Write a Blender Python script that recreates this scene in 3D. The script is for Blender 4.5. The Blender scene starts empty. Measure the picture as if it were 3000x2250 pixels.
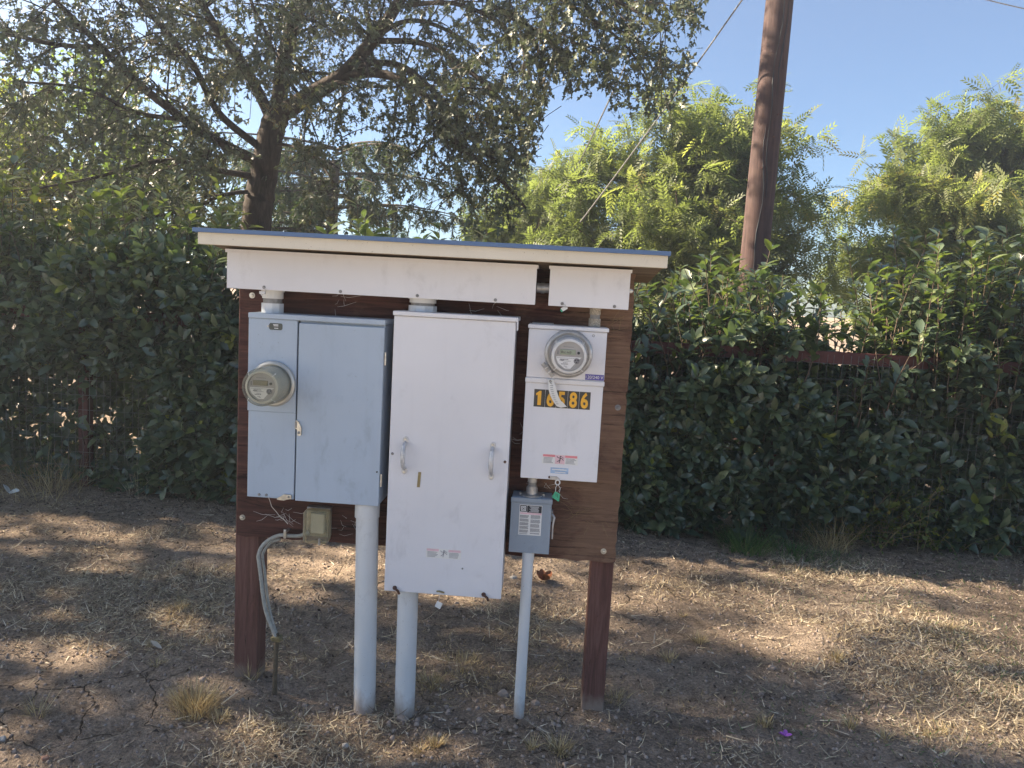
import bpy, bmesh, math, random
import numpy as np
from mathutils import Vector, Matrix

# ------------------------------------------------------------------ camera, sky, sun, exposure
S = bpy.context.scene
COL = S.collection
R = math.radians
CAM = np.array([0.0, 0.0, 1.5]); FOC = 2250.0; PW, PH = 3000, 2250
YAW, PITCH, ROLL = R(-3.12), R(-6.39), R(3.13)
def cam_basis():
    cy, sy, cp, sp = math.cos(YAW), math.sin(YAW), math.cos(PITCH), math.sin(PITCH)
    f = np.array([sy*cp, cy*cp, sp]); r = np.array([cy, -sy, 0.0]); u = np.cross(r, f)
    c, s = math.cos(ROLL), math.sin(ROLL)
    return c*r + s*u, -s*r + c*u, f
CR, CU, CF = cam_basis()
cd = bpy.data.cameras.new('camera'); cam = bpy.data.objects.new('camera', cd); COL.objects.link(cam)
cd.sensor_width = 36.0; cd.lens = 36.0*FOC/PW; cd.clip_start = 0.05; cd.clip_end = 3000
cam.matrix_world = Matrix(((CR[0], CU[0], -CF[0], CAM[0]), (CR[1], CU[1], -CF[1], CAM[1]), (CR[2], CU[2], -CF[2], CAM[2]), (0, 0, 0, 1)))
S.camera = cam

SUN_EL, SUN_AZ = R(34), R(-80)          # azimuth from +Y, negative = to the left
TO_SUN = np.array([math.sin(SUN_AZ)*math.cos(SUN_EL), math.cos(SUN_AZ)*math.cos(SUN_EL), math.sin(SUN_EL)])
w = bpy.data.worlds.new('World'); S.world = w; w.use_nodes = True
nt = w.node_tree; nt.nodes.clear()
o_ = nt.nodes.new('ShaderNodeOutputWorld'); bg = nt.nodes.new('ShaderNodeBackground'); sky = nt.nodes.new('ShaderNodeTexSky')
sky.sky_type = 'NISHITA'; sky.sun_disc = False; sky.sun_elevation = SUN_EL; sky.sun_rotation = SUN_AZ
sky.air_density = 0.85; sky.dust_density = 0.8; sky.ozone_density = 3.2; sky.altitude = 50
bg.inputs['Strength'].default_value = 0.042
nt.links.new(sky.outputs[0], bg.inputs[0]); nt.links.new(bg.outputs[0], o_.inputs[0])
sd = bpy.data.lights.new('sun', 'SUN'); sun = bpy.data.objects.new('sun', sd); COL.objects.link(sun)
sd.energy = 5.0; sd.angle = R(0.9); sd.color = (1.0, 0.84, 0.64)
sun.rotation_euler = Vector(TO_SUN).to_track_quat('Z', 'Y').to_euler()
S.view_settings.view_transform = 'Standard'; S.view_settings.look = 'None'
S.view_settings.exposure = 2.36; S.view_settings.gamma = 1.0; S.view_settings.use_curve_mapping = False
S.render.resolution_x, S.render.resolution_y = 1024, 768
S.cycles.max_bounces = 8; S.cycles.transparent_max_bounces = 12

# ------------------------------------------------------------------ helpers
rng = np.random.default_rng(7)
random.seed(7)
def at(px, py, Y):
    """point of the photograph's pixel (3000 x 2250) at the distance plane y = Y"""
    d = (px-PW/2)*CR + (PH/2-py)*CU + FOC*CF
    return CAM + d*(Y/d[1])
def on_ground(px, py, z=0.0):
    d = (px-PW/2)*CR + (PH/2-py)*CU + FOC*CF
    return CAM + d*((z-CAM[2])/d[2])
WL = {}
def wl(o): return WL.get(o.name, Vector((0, 0, 0)))
def thing(name, label, cat, loc=(0, 0, 0), group=None):
    o = bpy.data.objects.new(name, None); COL.objects.link(o); o.location = loc; o.empty_display_size = 0.05
    o['label'] = label; o['category'] = cat
    if group: o['group'] = group
    WL[o.name] = Vector(loc)
    return o
def tag(o, label=None, cat=None, group=None, kind=None):
    if label: o['label'] = label
    if cat: o['category'] = cat
    if group: o['group'] = group
    if kind: o['kind'] = kind
    return o
class M:
    """collects shapes in world coordinates, builds ONE mesh object"""
    def __init__(s): s.bm = bmesh.new()
    def box(s, x0, x1, y0, y1, z0, z1, bev=0.0, seg=1):
        g = bmesh.ops.create_cube(s.bm, size=1.0)['verts']
        for v in g:
            v.co = Vector(((x0+x1)/2+v.co.x*(x1-x0), (y0+y1)/2+v.co.y*(y1-y0), (z0+z1)/2+v.co.z*(z1-z0)))
        if bev > 0:
            es = list({e for v in g for e in v.link_edges})
            bmesh.ops.bevel(s.bm, geom=es, offset=bev, segments=seg, affect='EDGES', profile=0.6)
        return s
    def lathe(s, prof, cx, cz, n=40, a0=0, a1=2*math.pi):
        """profile of (radius, y) turned round the y axis"""
        rows = []
        full = abs(a1-a0-2*math.pi) < 1e-6
        m = n if full else n+1
        for r, y in prof:
            if r < 1e-6: rows.append([s.bm.verts.new((cx, y, cz))])
            else: rows.append([s.bm.verts.new((cx+r*math.cos(a0+(a1-a0)*k/n), y, cz+r*math.sin(a0+(a1-a0)*k/n))) for k in range(m)])
        for a, b in zip(rows, rows[1:]):
            for k in range(n):
                k2 = (k+1) % m
                if len(a) == 1 and len(b) == 1: continue
                if len(a) == 1: s.bm.faces.new((a[0], b[k], b[k2]))
                elif len(b) == 1: s.bm.faces.new((a[k], b[0], a[k2]))
                else: s.bm.faces.new((a[k], b[k], b[k2], a[k2]))
        return s
    def vcyl(s, prof, cx, cy, n=32):
        """profile of (radius, z) turned round a vertical axis"""
        rows = []
        for r, z in prof:
            if r < 1e-6: rows.append([s.bm.verts.new((cx, cy, z))])
            else: rows.append([s.bm.verts.new((cx+r*math.cos(2*math.pi*k/n), cy+r*math.sin(2*math.pi*k/n), z)) for k in range(n)])
        for a, b in zip(rows, rows[1:]):
            for k in range(n):
                k2 = (k+1) % n
                if len(a) == 1: s.bm.faces.new((a[0], b[k], b[k2]))
                elif len(b) == 1: s.bm.faces.new((a[k], b[0], a[k2]))
                else: s.bm.faces.new((a[k], b[k], b[k2], a[k2]))
        return s
    def tube(s, pts, rad, n=8, cap=True):
        pts = [Vector(p) for p in pts]
        rads = rad if hasattr(rad, '__len__') else [rad]*len(pts)
        rows = []; prev = None
        for i, p in enumerate(pts):
            t = (pts[min(i+1, len(pts)-1)]-pts[max(i-1, 0)]).normalized()
            ref = Vector((0, 0, 1)) if abs(t.z) < 0.9 else Vector((1, 0, 0))
            a = t.cross(ref).normalized() if prev is None else (prev-t*prev.dot(t)).normalized()
            prev = a; b = t.cross(a)
            rows.append([s.bm.verts.new(p+rads[i]*(a*math.cos(2*math.pi*k/n)+b*math.sin(2*math.pi*k/n))) for k in range(n)])
        for r0, r1 in zip(rows, rows[1:]):
            for k in range(n): s.bm.faces.new((r0[k], r0[(k+1) % n], r1[(k+1) % n], r1[k]))
        if cap:
            s.bm.faces.new(rows[0][::-1]); s.bm.faces.new(rows[-1])
        return s
    def plate(s, pts, y0, y1):
        """prism: outline of (x, z) between y0 (front) and y1"""
        a = [s.bm.verts.new((x, y0, z)) for x, z in pts]; b = [s.bm.verts.new((x, y1, z)) for x, z in pts]
        s.bm.faces.new(a); s.bm.faces.new(b[::-1]); n = len(pts)
        for k in range(n): s.bm.faces.new((a[k], b[k], b[(k+1) % n], a[(k+1) % n]))
        return s
    def poly(s, pts):
        s.bm.faces.new([s.bm.verts.new(p) for p in pts]); return s
    def build(s, name, mat, parent=None, smooth=False, angle=35):
        off = wl(parent) if parent else Vector((0, 0, 0))
        bmesh.ops.recalc_face_normals(s.bm, faces=s.bm.faces)
        org = off
        for v in s.bm.verts: v.co -= org
        me = bpy.data.meshes.new(name); s.bm.to_mesh(me); s.bm.free()
        if smooth:
            me.shade_smooth()
            try: me.set_sharp_from_angle(angle=R(angle))
            except Exception: pass
        me.materials.append(mat)
        o = bpy.data.objects.new(name, me); COL.objects.link(o)
        if parent: o.parent = parent; WL[o.name] = off
        return o
def single(mb, name, mat, label, cat, smooth=False, group=None, kind=None):
    """a thing that is one mesh, its origin at its own middle/base"""
    vs = [v.co for v in mb.bm.verts]
    c = Vector((sum(v.x for v in vs)/len(vs), sum(v.y for v in vs)/len(vs), min(v.z for v in vs)))
    for v in mb.bm.verts: v.co -= c
    o = mb.build(name, mat, None, smooth); o.location = c
    return tag(o, label, cat, group, kind)
def text(name, body, x, z, y, h, mat, parent, bold=0.0, xs=1.0, rot=0.0, depth=0.0004):
    """lettering as a mesh facing the camera side (-y); x,z = lower left corner, h = capital height"""
    cu = bpy.data.curves.new('txt', 'FONT'); cu.body = body; cu.size = h/0.7; cu.offset = bold*h; cu.extrude = depth; cu.resolution_u = 3
    t = bpy.data.objects.new('txt', cu); COL.objects.link(t)
    bpy.context.view_layer.update()
    dg = bpy.context.evaluated_depsgraph_get()
    me = bpy.data.meshes.new_from_object(t.evaluated_get(dg)); bpy.data.objects.remove(t); bpy.data.curves.remove(cu)
    off = wl(parent)
    minx = min(v.co.x for v in me.vertices)
    for v in me.vertices:
        a, b, c = (v.co.x-minx)*xs, v.co.y, v.co.z
        a, b = a*math.cos(rot)-b*math.sin(rot), a*math.sin(rot)+b*math.cos(rot)
        v.co = Vector((x+a, y-c, z+b))-off
    me.materials.clear(); me.materials.append(mat)
    o = bpy.data.objects.new(name, me); COL.objects.link(o); o.parent = parent; WL[o.name] = off
    return o
def np_mesh(name, V, F, mat, parent=None, tone=None, smooth=False, origin=None):
    """fast mesh from numpy: V (n,3), F (m,k)"""
    off = np.array(wl(parent)) if parent else (np.array(origin) if origin is not None else np.zeros(3))
    V = (V-off).astype(np.float32); k = F.shape[1]
    me = bpy.data.meshes.new(name)
    me.vertices.add(len(V)); me.vertices.foreach_set('co', V.ravel())
    me.loops.add(F.size); me.loops.foreach_set('vertex_index', F.astype(np.int32).ravel())
    me.polygons.add(len(F)); me.polygons.foreach_set('loop_start', np.arange(0, F.size, k, dtype=np.int32))
    me.polygons.foreach_set('loop_total', np.full(len(F), k, dtype=np.int32))
    if smooth: me.polygons.foreach_set('use_smooth', np.ones(len(F), dtype=bool))
    me.update(calc_edges=True)
    if tone is not None:
        a = me.attributes.new('tone', 'FLOAT', 'POINT'); a.data.foreach_set('value', tone.astype(np.float32))
    me.materials.append(mat)
    o = bpy.data.objects.new(name, me); COL.objects.link(o)
    if parent: o.parent = parent; WL[o.name] = Vector(off)
    elif origin is not None: o.location = origin
    return o
def unit(a): return a/np.maximum(np.linalg.norm(a, axis=-1, keepdims=True), 1e-9)
def frames(D, N):
    """rotation matrices with x along D and z near N"""
    X = unit(D); Z = unit(N-X*np.sum(N*X, axis=1, keepdims=True)); Y = np.cross(Z, X)
    return np.stack([X, Y, Z], axis=2)
def scatter(name, tv, tf, P, Rm, sc, mat, parent=None, tone=None, smooth=False, origin=None):
    """many copies of one small shape in one mesh (stuff)"""
    n = len(P); tv = np.asarray(tv, float); tf = np.asarray(tf)
    sc = np.asarray(sc, float)
    if sc.ndim == 1: sc = sc[:, None]
    V = np.einsum('nij,nkj->nki', Rm, tv[None]*sc[:, None, :] if sc.shape[1] == 3 else tv[None]*sc[:, :, None]) + P[:, None, :]
    F = (tf[None]+(np.arange(n)*len(tv))[:, None, None]).reshape(-1, tf.shape[1])
    tn = np.repeat(rng.random(n) if tone is None else tone, len(tv))
    return np_mesh(name, V.reshape(-1, 3), F, mat, parent, tn, smooth, origin)
def vnoise(x, y, seed=0):
    """smooth value noise 0..1"""
    r = np.random.default_rng(seed).random((256, 256))
    xi, yi = np.floor(x).astype(int), np.floor(y).astype(int); fx, fy = x-xi, y-yi
    fx = fx*fx*(3-2*fx); fy = fy*fy*(3-2*fy)
    g = lambda a, b: r[a % 256, b % 256]
    return (g(xi, yi)*(1-fx)+g(xi+1, yi)*fx)*(1-fy)+(g(xi, yi+1)*(1-fx)+g(xi+1, yi+1)*fx)*fy
def fbm(x, y, seed=0, o=4):
    return sum(vnoise(x*2**k+17.3*k, y*2**k+5.1*k, seed+k)*0.5**(k+1) for k in range(o))

# ------------------------------------------------------------------ materials
def new_mat(name):
    m = bpy.data.materials.new(name); m.use_nodes = True
    n = m.node_tree.nodes; b = n['Principled BSDF']
    return m, m.node_tree, n, b
def ramp(nt, src, stops, interp='LINEAR'):
    r = nt.nodes.new('ShaderNodeValToRGB'); r.color_ramp.interpolation = interp
    el = r.color_ramp.elements
    while len(el) < len(stops): el.new(0.5)
    for e, (p, c) in zip(el, stops): e.position = p; e.color = (*c, 1) if len(c) == 3 else c
    nt.links.new(src, r.inputs[0]); return r
def noise(nt, vec, scale, detail=4, rough=0.55, dist=0.0):
    n = nt.nodes.new('ShaderNodeTexNoise'); n.inputs['Scale'].default_value = scale; n.inputs['Detail'].default_value = detail
    n.inputs['Roughness'].default_value = rough; n.inputs['Distortion'].default_value = dist
    if vec is not None: nt.links.new(vec, n.inputs['Vector'])
    return n
def coords(nt, scale=(1, 1, 1)):
    t = nt.nodes.new('ShaderNodeTexCoord'); mp = nt.nodes.new('ShaderNodeMapping'); mp.inputs['Scale'].default_value = scale
    nt.links.new(t.outputs['Object'], mp.inputs['Vector']); return mp.outputs[0]
def mixc(nt, f, a, b, mode='MIX'):
    m = nt.nodes.new('ShaderNodeMix'); m.data_type = 'RGBA'; m.blend_type = mode
    if isinstance(f, (int, float)): m.inputs[0].default_value = f
    else: nt.links.new(f, m.inputs[0])
    for k, v in ((6, a), (7, b)):
        if isinstance(v, tuple): m.inputs[k].default_value = (*v, 1)
        else: nt.links.new(v, m.inputs[k])
    return m.outputs[2]
def bump(nt, b, h, strength=0.3, dist=0.01):
    bp = nt.nodes.new('ShaderNodeBump'); bp.inputs['Strength'].default_value = strength; bp.inputs['Distance'].default_value = dist
    nt.links.new(h, bp.inputs['Height']); nt.links.new(bp.outputs[0], b.inputs['Normal'])
def plain(name, col, rough=0.6, metal=0.0, var=0.12, scale=12.0, bmp=0.0, bscale=200):
    m, nt, n, b = new_mat(name)
    c = coords(nt); ns = noise(nt, c, scale, 5, 0.6)
    d = tuple(max(0, x*(1-var)) for x in col); l = tuple(min(1, x*(1+var)) for x in col)
    r = ramp(nt, ns.outputs[0], [(0.3, d), (0.7, l)])
    nt.links.new(r.outputs[0], b.inputs['Base Color'])
    b.inputs['Roughness'].default_value = rough; b.inputs['Metallic'].default_value = metal
    if bmp: bump(nt, b, noise(nt, c, bscale, 3).outputs[0], bmp, 0.002)
    return m
def painted_metal(name, col, dirt=(0.16, 0.14, 0.12), amount=0.5, rough=0.5):
    """enamelled sheet steel: mottled, chalky, with smudges, fine vertical runs and specks"""
    m, nt, n, b = new_mat(name)
    c = coords(nt); big = noise(nt, c, 2.2, 5, 0.6)
    base = ramp(nt, big.outputs[0], [(0.25, tuple(x*0.93 for x in col)), (0.75, tuple(min(1, x*1.05) for x in col))])
    runs = noise(nt, coords(nt, (26, 26, 1.6)), 1.0, 4, 0.6)
    rr = ramp(nt, runs.outputs[0], [(0.55, (0, 0, 0)), (0.8, (amount*0.5,)*3)])
    c1 = mixc(nt, rr.outputs[0], base.outputs[0], tuple(x*0.72 for x in col))
    sm = noise(nt, coords(nt, (1, 1, 0.6)), 9.0, 6, 0.7, 0.4)
    sr = ramp(nt, sm.outputs[0], [(0.57, (0, 0, 0)), (0.80, (amount,)*3)])
    c2 = mixc(nt, sr.outputs[0], c1, dirt)
    sp = noise(nt, c, 160.0, 2, 0.5)
    pr = ramp(nt, sp.outputs[0], [(0.72, (0, 0, 0)), (0.76, (amount*1.2,)*3)])
    c3 = mixc(nt, pr.outputs[0], c2, dirt)
    nt.links.new(c3, b.inputs['Base Color'])
    rg = ramp(nt, sm.outputs[0], [(0.3, (rough-0.08,)*3), (0.7, (rough+0.15,)*3)]); nt.links.new(rg.outputs[0], b.inputs['Roughness'])
    b.inputs['Specular IOR Level'].default_value = 0.35
    bump(nt, b, noise(nt, c, 5.0, 3).outputs[0], 0.25, 0.004)
    return m
def wood(name, cols, grain=(3, 3, 40), rough=0.8, weather=None, bmp=0.6, grad=None):
    m, nt, n, b = new_mat(name)
    c = coords(nt, grain)
    g = noise(nt, c, 1.6, 8, 0.75, 1.3 if grad else 0.6)
    r = ramp(nt, g.outputs[0], [(0.28, cols[0]), (0.5, cols[1]), (0.72, cols[2])])
    out = r.outputs[0]
    bl = noise(nt, coords(nt, (1, 1, 1.8)), 4.6 if grad else 3.2, 6, 0.68, 0.8)
    br = ramp(nt, bl.outputs[0], [(0.38, (0, 0, 0)), (0.66, (0.75,)*3)])
    if grad:            # the sheet is worn bare along its exposed right end
        sx = nt.nodes.new('ShaderNodeSeparateXYZ'); nt.links.new(coords(nt), sx.inputs[0])
        mr = nt.nodes.new('ShaderNodeMapRange'); mr.inputs['From Min'].default_value = grad[0]; mr.inputs['From Max'].default_value = grad[1]; mr.inputs['To Min'].default_value = -0.22; mr.inputs['To Max'].default_value = 0.16
        nt.links.new(sx.outputs[0], mr.inputs['Value'])
        ad = nt.nodes.new('ShaderNodeMath'); ad.operation = 'ADD'; nt.links.new(bl.outputs[0], ad.inputs[0]); nt.links.new(mr.outputs[0], ad.inputs[1]); nt.links.new(ad.outputs[0], br.inputs[0])
    if weather:
        out = mixc(nt, br.outputs[0], out, mixc(nt, g.outputs[0], weather[0], weather[1]))
    dk = noise(nt, coords(nt, tuple(x*0.5 for x in grain)), 2.5, 6, 0.8, 1.2)
    dr = ramp(nt, dk.outputs[0], [(0.55 if grad else 0.60, (0, 0, 0)), (0.64 if grad else 0.70, (0.85,)*3)])
    out = mixc(nt, dr.outputs[0], out, tuple(x*0.35 for x in cols[0]))
    nt.links.new(out, b.inputs['Base Color']); b.inputs['Roughness'].default_value = rough
    b.inputs['Specular IOR Level'].default_value = 0.25
    bump(nt, b, g.outputs[0], bmp, 0.004)
    return m
def leaf_mat(name, stops, trans=0.35, rough=0.42, spec=0.5, tcol=None):
    """leaf colour by the 'tone' of each leaf; light also comes through"""
    m, nt, n, b = new_mat(name)
    a = nt.nodes.new('ShaderNodeAttribute'); a.attribute_name = 'tone'
    r = ramp(nt, a.outputs['Fac'], stops)
    nz = noise(nt, coords(nt), 1.3, 3)
    rr = ramp(nt, nz.outputs[0], [(0.3, (0.78,)*3), (0.7, (1.15,)*3)])
    col = mixc(nt, 1.0, r.outputs[0], rr.outputs[0], 'MULTIPLY')
    nt.links.new(col, b.inputs['Base Color']); b.inputs['Roughness'].default_value = rough; b.inputs['Specular IOR Level'].default_value = spec
    t = nt.nodes.new('ShaderNodeBsdfTranslucent')
    tc = mixc(nt, 1.0, col, tcol or (1.9, 2.2, 0.7), 'MULTIPLY'); nt.links.new(tc, t.inputs['Color'])
    mx = nt.nodes.new('ShaderNodeMixShader'); mx.inputs[0].default_value = trans
    nt.links.new(b.outputs[0], mx.inputs[1]); nt.links.new(t.outputs[0], mx.inputs[2])
    nt.links.new(mx.outputs[0], n['Material Output'].inputs[0])
    return m
def clear_plastic(name, tint=(0.9, 0.92, 0.88), cloud=0.25, body=(0.5, 0.5, 0.45), rough=0.12):
    m, nt, n, b = new_mat(name)
    tr = nt.nodes.new('ShaderNodeBsdfTransparent'); tr.inputs[0].default_value = (*tint, 1)
    b.inputs['Base Color'].default_value = (*body, 1); b.inputs['Roughness'].default_value = rough
    fr = nt.nodes.new('ShaderNodeLayerWeight'); fr.inputs[0].default_value = 0.35
    rp = ramp(nt, fr.outputs['Facing'], [(0.0, (cloud*0.35,)*3), (0.55, (cloud,)*3), (1.0, (min(1, cloud*2.4),)*3)])
    mx = nt.nodes.new('ShaderNodeMixShader'); nt.links.new(rp.outputs[0], mx.inputs[0])
    nt.links.new(tr.outputs[0], mx.inputs[1]); nt.links.new(b.outputs[0], mx.inputs[2]); nt.links.new(mx.outputs[0], n['Material Output'].inputs[0])
    return m

WHITE_STEEL = painted_metal('white_grey_enamel', (0.70, 0.705, 0.74), dirt=(0.25, 0.24, 0.24), amount=0.3)
BLUE_STEEL = painted_metal('blue_grey_enamel', (0.40, 0.48, 0.58), dirt=(0.15, 0.17, 0.2), amount=0.45)
SMALL_STEEL = painted_metal('mid_grey_enamel', (0.28, 0.33, 0.39), dirt=(0.10, 0.11, 0.12), amount=0.5)
PVC = painted_metal('weathered_pvc', (0.66, 0.68, 0.69), dirt=(0.2, 0.18, 0.15), amount=0.4, rough=0.55)
def soil_splash(m, z1=0.10):
    nt = m.node_tree; b = nt.nodes['Principled BSDF']; src = b.inputs['Base Color'].links[0].from_socket
    sx = nt.nodes.new('ShaderNodeSeparateXYZ'); nt.links.new(coords(nt), sx.inputs[0]); nz = noise(nt, coords(nt, (1, 1, 0.5)), 18, 5, 0.7)
    ma = nt.nodes.new('ShaderNodeMath'); ma.operation = 'MULTIPLY_ADD'; nt.links.new(nz.outputs[0], ma.inputs[0]); ma.inputs[1].default_value = z1*2.2; ma.inputs[2].default_value = -z1*1.1
    ad = nt.nodes.new('ShaderNodeMath'); ad.operation = 'ADD'; nt.links.new(sx.outputs[2], ad.inputs[0]); nt.links.new(ma.outputs[0], ad.inputs[1])
    r = ramp(nt, ad.outputs[0], [(0.0, (0.85,)*3), (z1, (0.0,)*3)])
    nt.links.new(mixc(nt, r.outputs[0], src, (0.30, 0.235, 0.185)), b.inputs['Base Color']); return m
PVCG = soil_splash(painted_metal('weathered_pvc_soil_splashed', (0.66, 0.68, 0.69), dirt=(0.2, 0.18, 0.15), amount=0.55, rough=0.55), 0.07)
GALV = plain('galvanised_steel', (0.42, 0.42, 0.42), 0.45, 0.6, 0.3, 40)
ZINC = plain('zinc_hardware', (0.55, 0.54, 0.50), 0.35, 0.8, 0.25, 60)
DULL = plain('dull_cast_metal', (0.25, 0.25, 0.25), 0.6, 0.3, 0.3, 50)
RUST = plain('rusty_steel', (0.10, 0.05, 0.035), 0.85, 0.1, 0.5, 90)
BLACK = plain('black_rubber', (0.02, 0.022, 0.025), 0.6)
DARKGAP = plain('dark_gap_shade', (0.03, 0.035, 0.045), 0.8)
BOARD = wood('red_stained_plywood', [(0.028, 0.014, 0.012), (0.078, 0.034, 0.028), (0.145, 0.064, 0.048)], (1.6, 1.6, 34), 0.8, ((0.045, 0.024, 0.017), (0.40, 0.255, 0.165)), 1.0, grad=(0.25, 0.62))
POST = wood('red_stained_post', [(0.070, 0.034, 0.028), (0.140, 0.068, 0.055), (0.21, 0.118, 0.098)], (28, 28, 1.8), 0.8, None, 0.5)
POLEW = wood('creosoted_pole_wood', [(0.025, 0.016, 0.016), (0.068, 0.041, 0.038), (0.135, 0.084, 0.074)], (16, 16, 0.9), 0.85, ((0.05, 0.034, 0.030), (0.12, 0.08, 0.068)), 1.0)
FENCEP = plain('oxblood_fence_paint', (0.085, 0.022, 0.018), 0.7, 0, 0.3)
FASCIA = painted_metal('cream_painted_wood', (0.68, 0.63, 0.53), dirt=(0.22, 0.17, 0.12), amount=0.5, rough=0.75)
UNDER = wood('weathered_plywood_soffit', [(0.10, 0.07, 0.05), (0.2, 0.155, 0.11), (0.30, 0.24, 0.18)], (2, 22, 2), 0.9)
ROOFM = painted_metal('blue_roof_sheet', (0.10, 0.17, 0.31), dirt=(0.10, 0.12, 0.14), amount=0.4)
HANDLEM = plain('worn_silver_paint', (0.50, 0.51, 0.53), 0.4, 0.25, 0.25, 90)
WIREM = plain('grey_wire', (0.22, 0.22, 0.21), 0.5, 0.5)
CABLEM = plain('grey_flexible_conduit', (0.34, 0.34, 0.31), 0.6, 0.0, 0.2, 80)
PAPER = plain('sun_bleached_paper', (0.72, 0.72, 0.70), 0.8, 0, 0.06)
INK = plain('black_ink', (0.035, 0.035, 0.04), 0.7)
GREYINK = plain('grey_ink', (0.20, 0.20, 0.22), 0.8)
RED = plain('faded_red_ink', (0.72, 0.25, 0.27), 0.7)
PINK = plain('faded_pink_ink', (0.72, 0.50, 0.54), 0.7)
PALEBLUE = plain('faded_blue_sticker', (0.33, 0.45, 0.62), 0.7, 0, 0.25, 60)
PURPLE = plain('purple_label', (0.09, 0.075, 0.33), 0.5)
AMBER = plain('amber_numeral_vinyl', (0.80, 0.42, 0.03), 0.5, 0, 0.05)
TILE = plain('black_numeral_tile', (0.045, 0.045, 0.042), 0.5, 0, 0.2)
WHITE = plain('white_print', (0.75, 0.75, 0.75), 0.6, 0, 0.04)
GREEN = plain('green_seal_plastic', (0.03, 0.38, 0.22), 0.35)
BRASS = plain('aged_brass', (0.26, 0.22, 0.12), 0.5, 0.7, 0.2, 80)
LCD = plain('lcd_glass', (0.28, 0.33, 0.25), 0.3)
LCDOLD = plain('browned_lcd', (0.20, 0.18, 0.11), 0.35)
METERGREY = plain('meter_face_grey', (0.38, 0.37, 0.36), 0.5)
METERCREAM = plain('meter_body_cream', (0.52, 0.51, 0.46), 0.5)
METERWHITE = plain('meter_body_white', (0.66, 0.66, 0.65), 0.45)
COVER1 = clear_plastic('clouded_meter_cover', (0.86, 0.86, 0.80), 0.32, (0.42, 0.43, 0.38), 0.2)
COVER2 = clear_plastic('clear_meter_cover', (0.97, 0.97, 0.97), 0.07, (0.6, 0.6, 0.6), 0.06)
YELLOWED = clear_plastic('yellowed_clear_plastic', (0.90, 0.87, 0.74), 0.42, (0.58, 0.55, 0.43), 0.3)
STEM = plain('green_brown_stem', (0.10, 0.07, 0.045), 0.8)
BARK = wood('furrowed_oak_bark', [(0.022, 0.018, 0.015), (0.055, 0.043, 0.036), (0.105, 0.085, 0.07)], (14, 14, 3.5), 0.95, None, 1.0)
BARK2 = wood('smooth_grey_bark', [(0.05, 0.035, 0.025), (0.10, 0.075, 0.055), (0.16, 0.125, 0.095)], (18, 18, 4), 0.9, None, 0.6)
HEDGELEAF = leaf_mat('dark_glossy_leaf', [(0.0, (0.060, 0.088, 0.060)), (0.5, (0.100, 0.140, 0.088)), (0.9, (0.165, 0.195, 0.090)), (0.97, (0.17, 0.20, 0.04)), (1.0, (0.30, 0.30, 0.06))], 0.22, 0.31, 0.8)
OAKLEAF = leaf_mat('grey_green_oak_leaf', [(0.0, (0.070, 0.090, 0.062)), (0.6, (0.110, 0.130, 0.085)), (0.93, (0.14, 0.145, 0.088)), (0.98, (0.19, 0.14, 0.08)), (1.0, (0.24, 0.22, 0.07))], 0.2, 0.5, 0.4, (1.2, 1.25, 0.8))
LOCUSTLEAF = leaf_mat('fresh_yellow_green_leaf', [(0.0, (0.105, 0.130, 0.060)), (0.6, (0.160, 0.185, 0.085)), (0.97, (0.21, 0.22, 0.09)), (1.0, (0.28, 0.24, 0.09))], 0.48, 0.5, 0.35, (1.9, 2.05, 1.0))
BACKLEAF = leaf_mat('mid_green_leaf', [(0.0, (0.070, 0.098, 0.040)), (0.6, (0.120, 0.150, 0.055)), (0.92, (0.18, 0.19, 0.06)), (1.0, (0.30, 0.23, 0.07))], 0.5, 0.5, 0.35)
NEEDLE = leaf_mat('blue_green_needles', [(0.0, (0.025, 0.045, 0.030)), (0.7, (0.050, 0.078, 0.050)), (1.0, (0.10, 0.10, 0.05))], 0.2, 0.6, 0.3)
STRAW = leaf_mat('dry_straw', [(0.0, (0.12, 0.09, 0.065)), (0.35, (0.34, 0.27, 0.18)), (0.75, (0.62, 0.52, 0.35)), (1.0, (0.78, 0.70, 0.54))], 0.15, 0.75, 0.2, (1.2, 1.1, 0.9))
STRAWGOLD = leaf_mat('golden_dry_grass', [(0.0, (0.32, 0.24, 0.13)), (0.6, (0.52, 0.41, 0.22)), (1.0, (0.68, 0.58, 0.36))], 0.2, 0.75, 0.2, (1.2, 1.1, 0.9))  # golden blade colours of the dry grass
GREENGRASS = leaf_mat('dusty_green_grass', [(0.0, (0.06, 0.12, 0.045)), (0.6, (0.10, 0.17, 0.07)), (1.0, (0.20, 0.23, 0.11))], 0.3, 0.6, 0.3)
DEADLEAF = leaf_mat('dead_leaf_litter', [(0.0, (0.05, 0.036, 0.030)), (0.5, (0.13, 0.09, 0.065)), (0.85, (0.36, 0.27, 0.19)), (1.0, (0.55, 0.48, 0.38))], 0.1, 0.8, 0.2, (1.2, 1.0, 0.8))
STONE = plain('pale_stone', (0.42, 0.39, 0.35), 0.9, 0, 0.2, 30, 0.5, 90)
CLOD = plain('dry_clod', (0.34, 0.27, 0.22), 0.95, 0, 0.3, 30, 0.5, 120)
PETALM = plain('purple_petal', (0.42, 0.11, 0.50), 0.6)

soil_splash(POST, 0.06)
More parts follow.
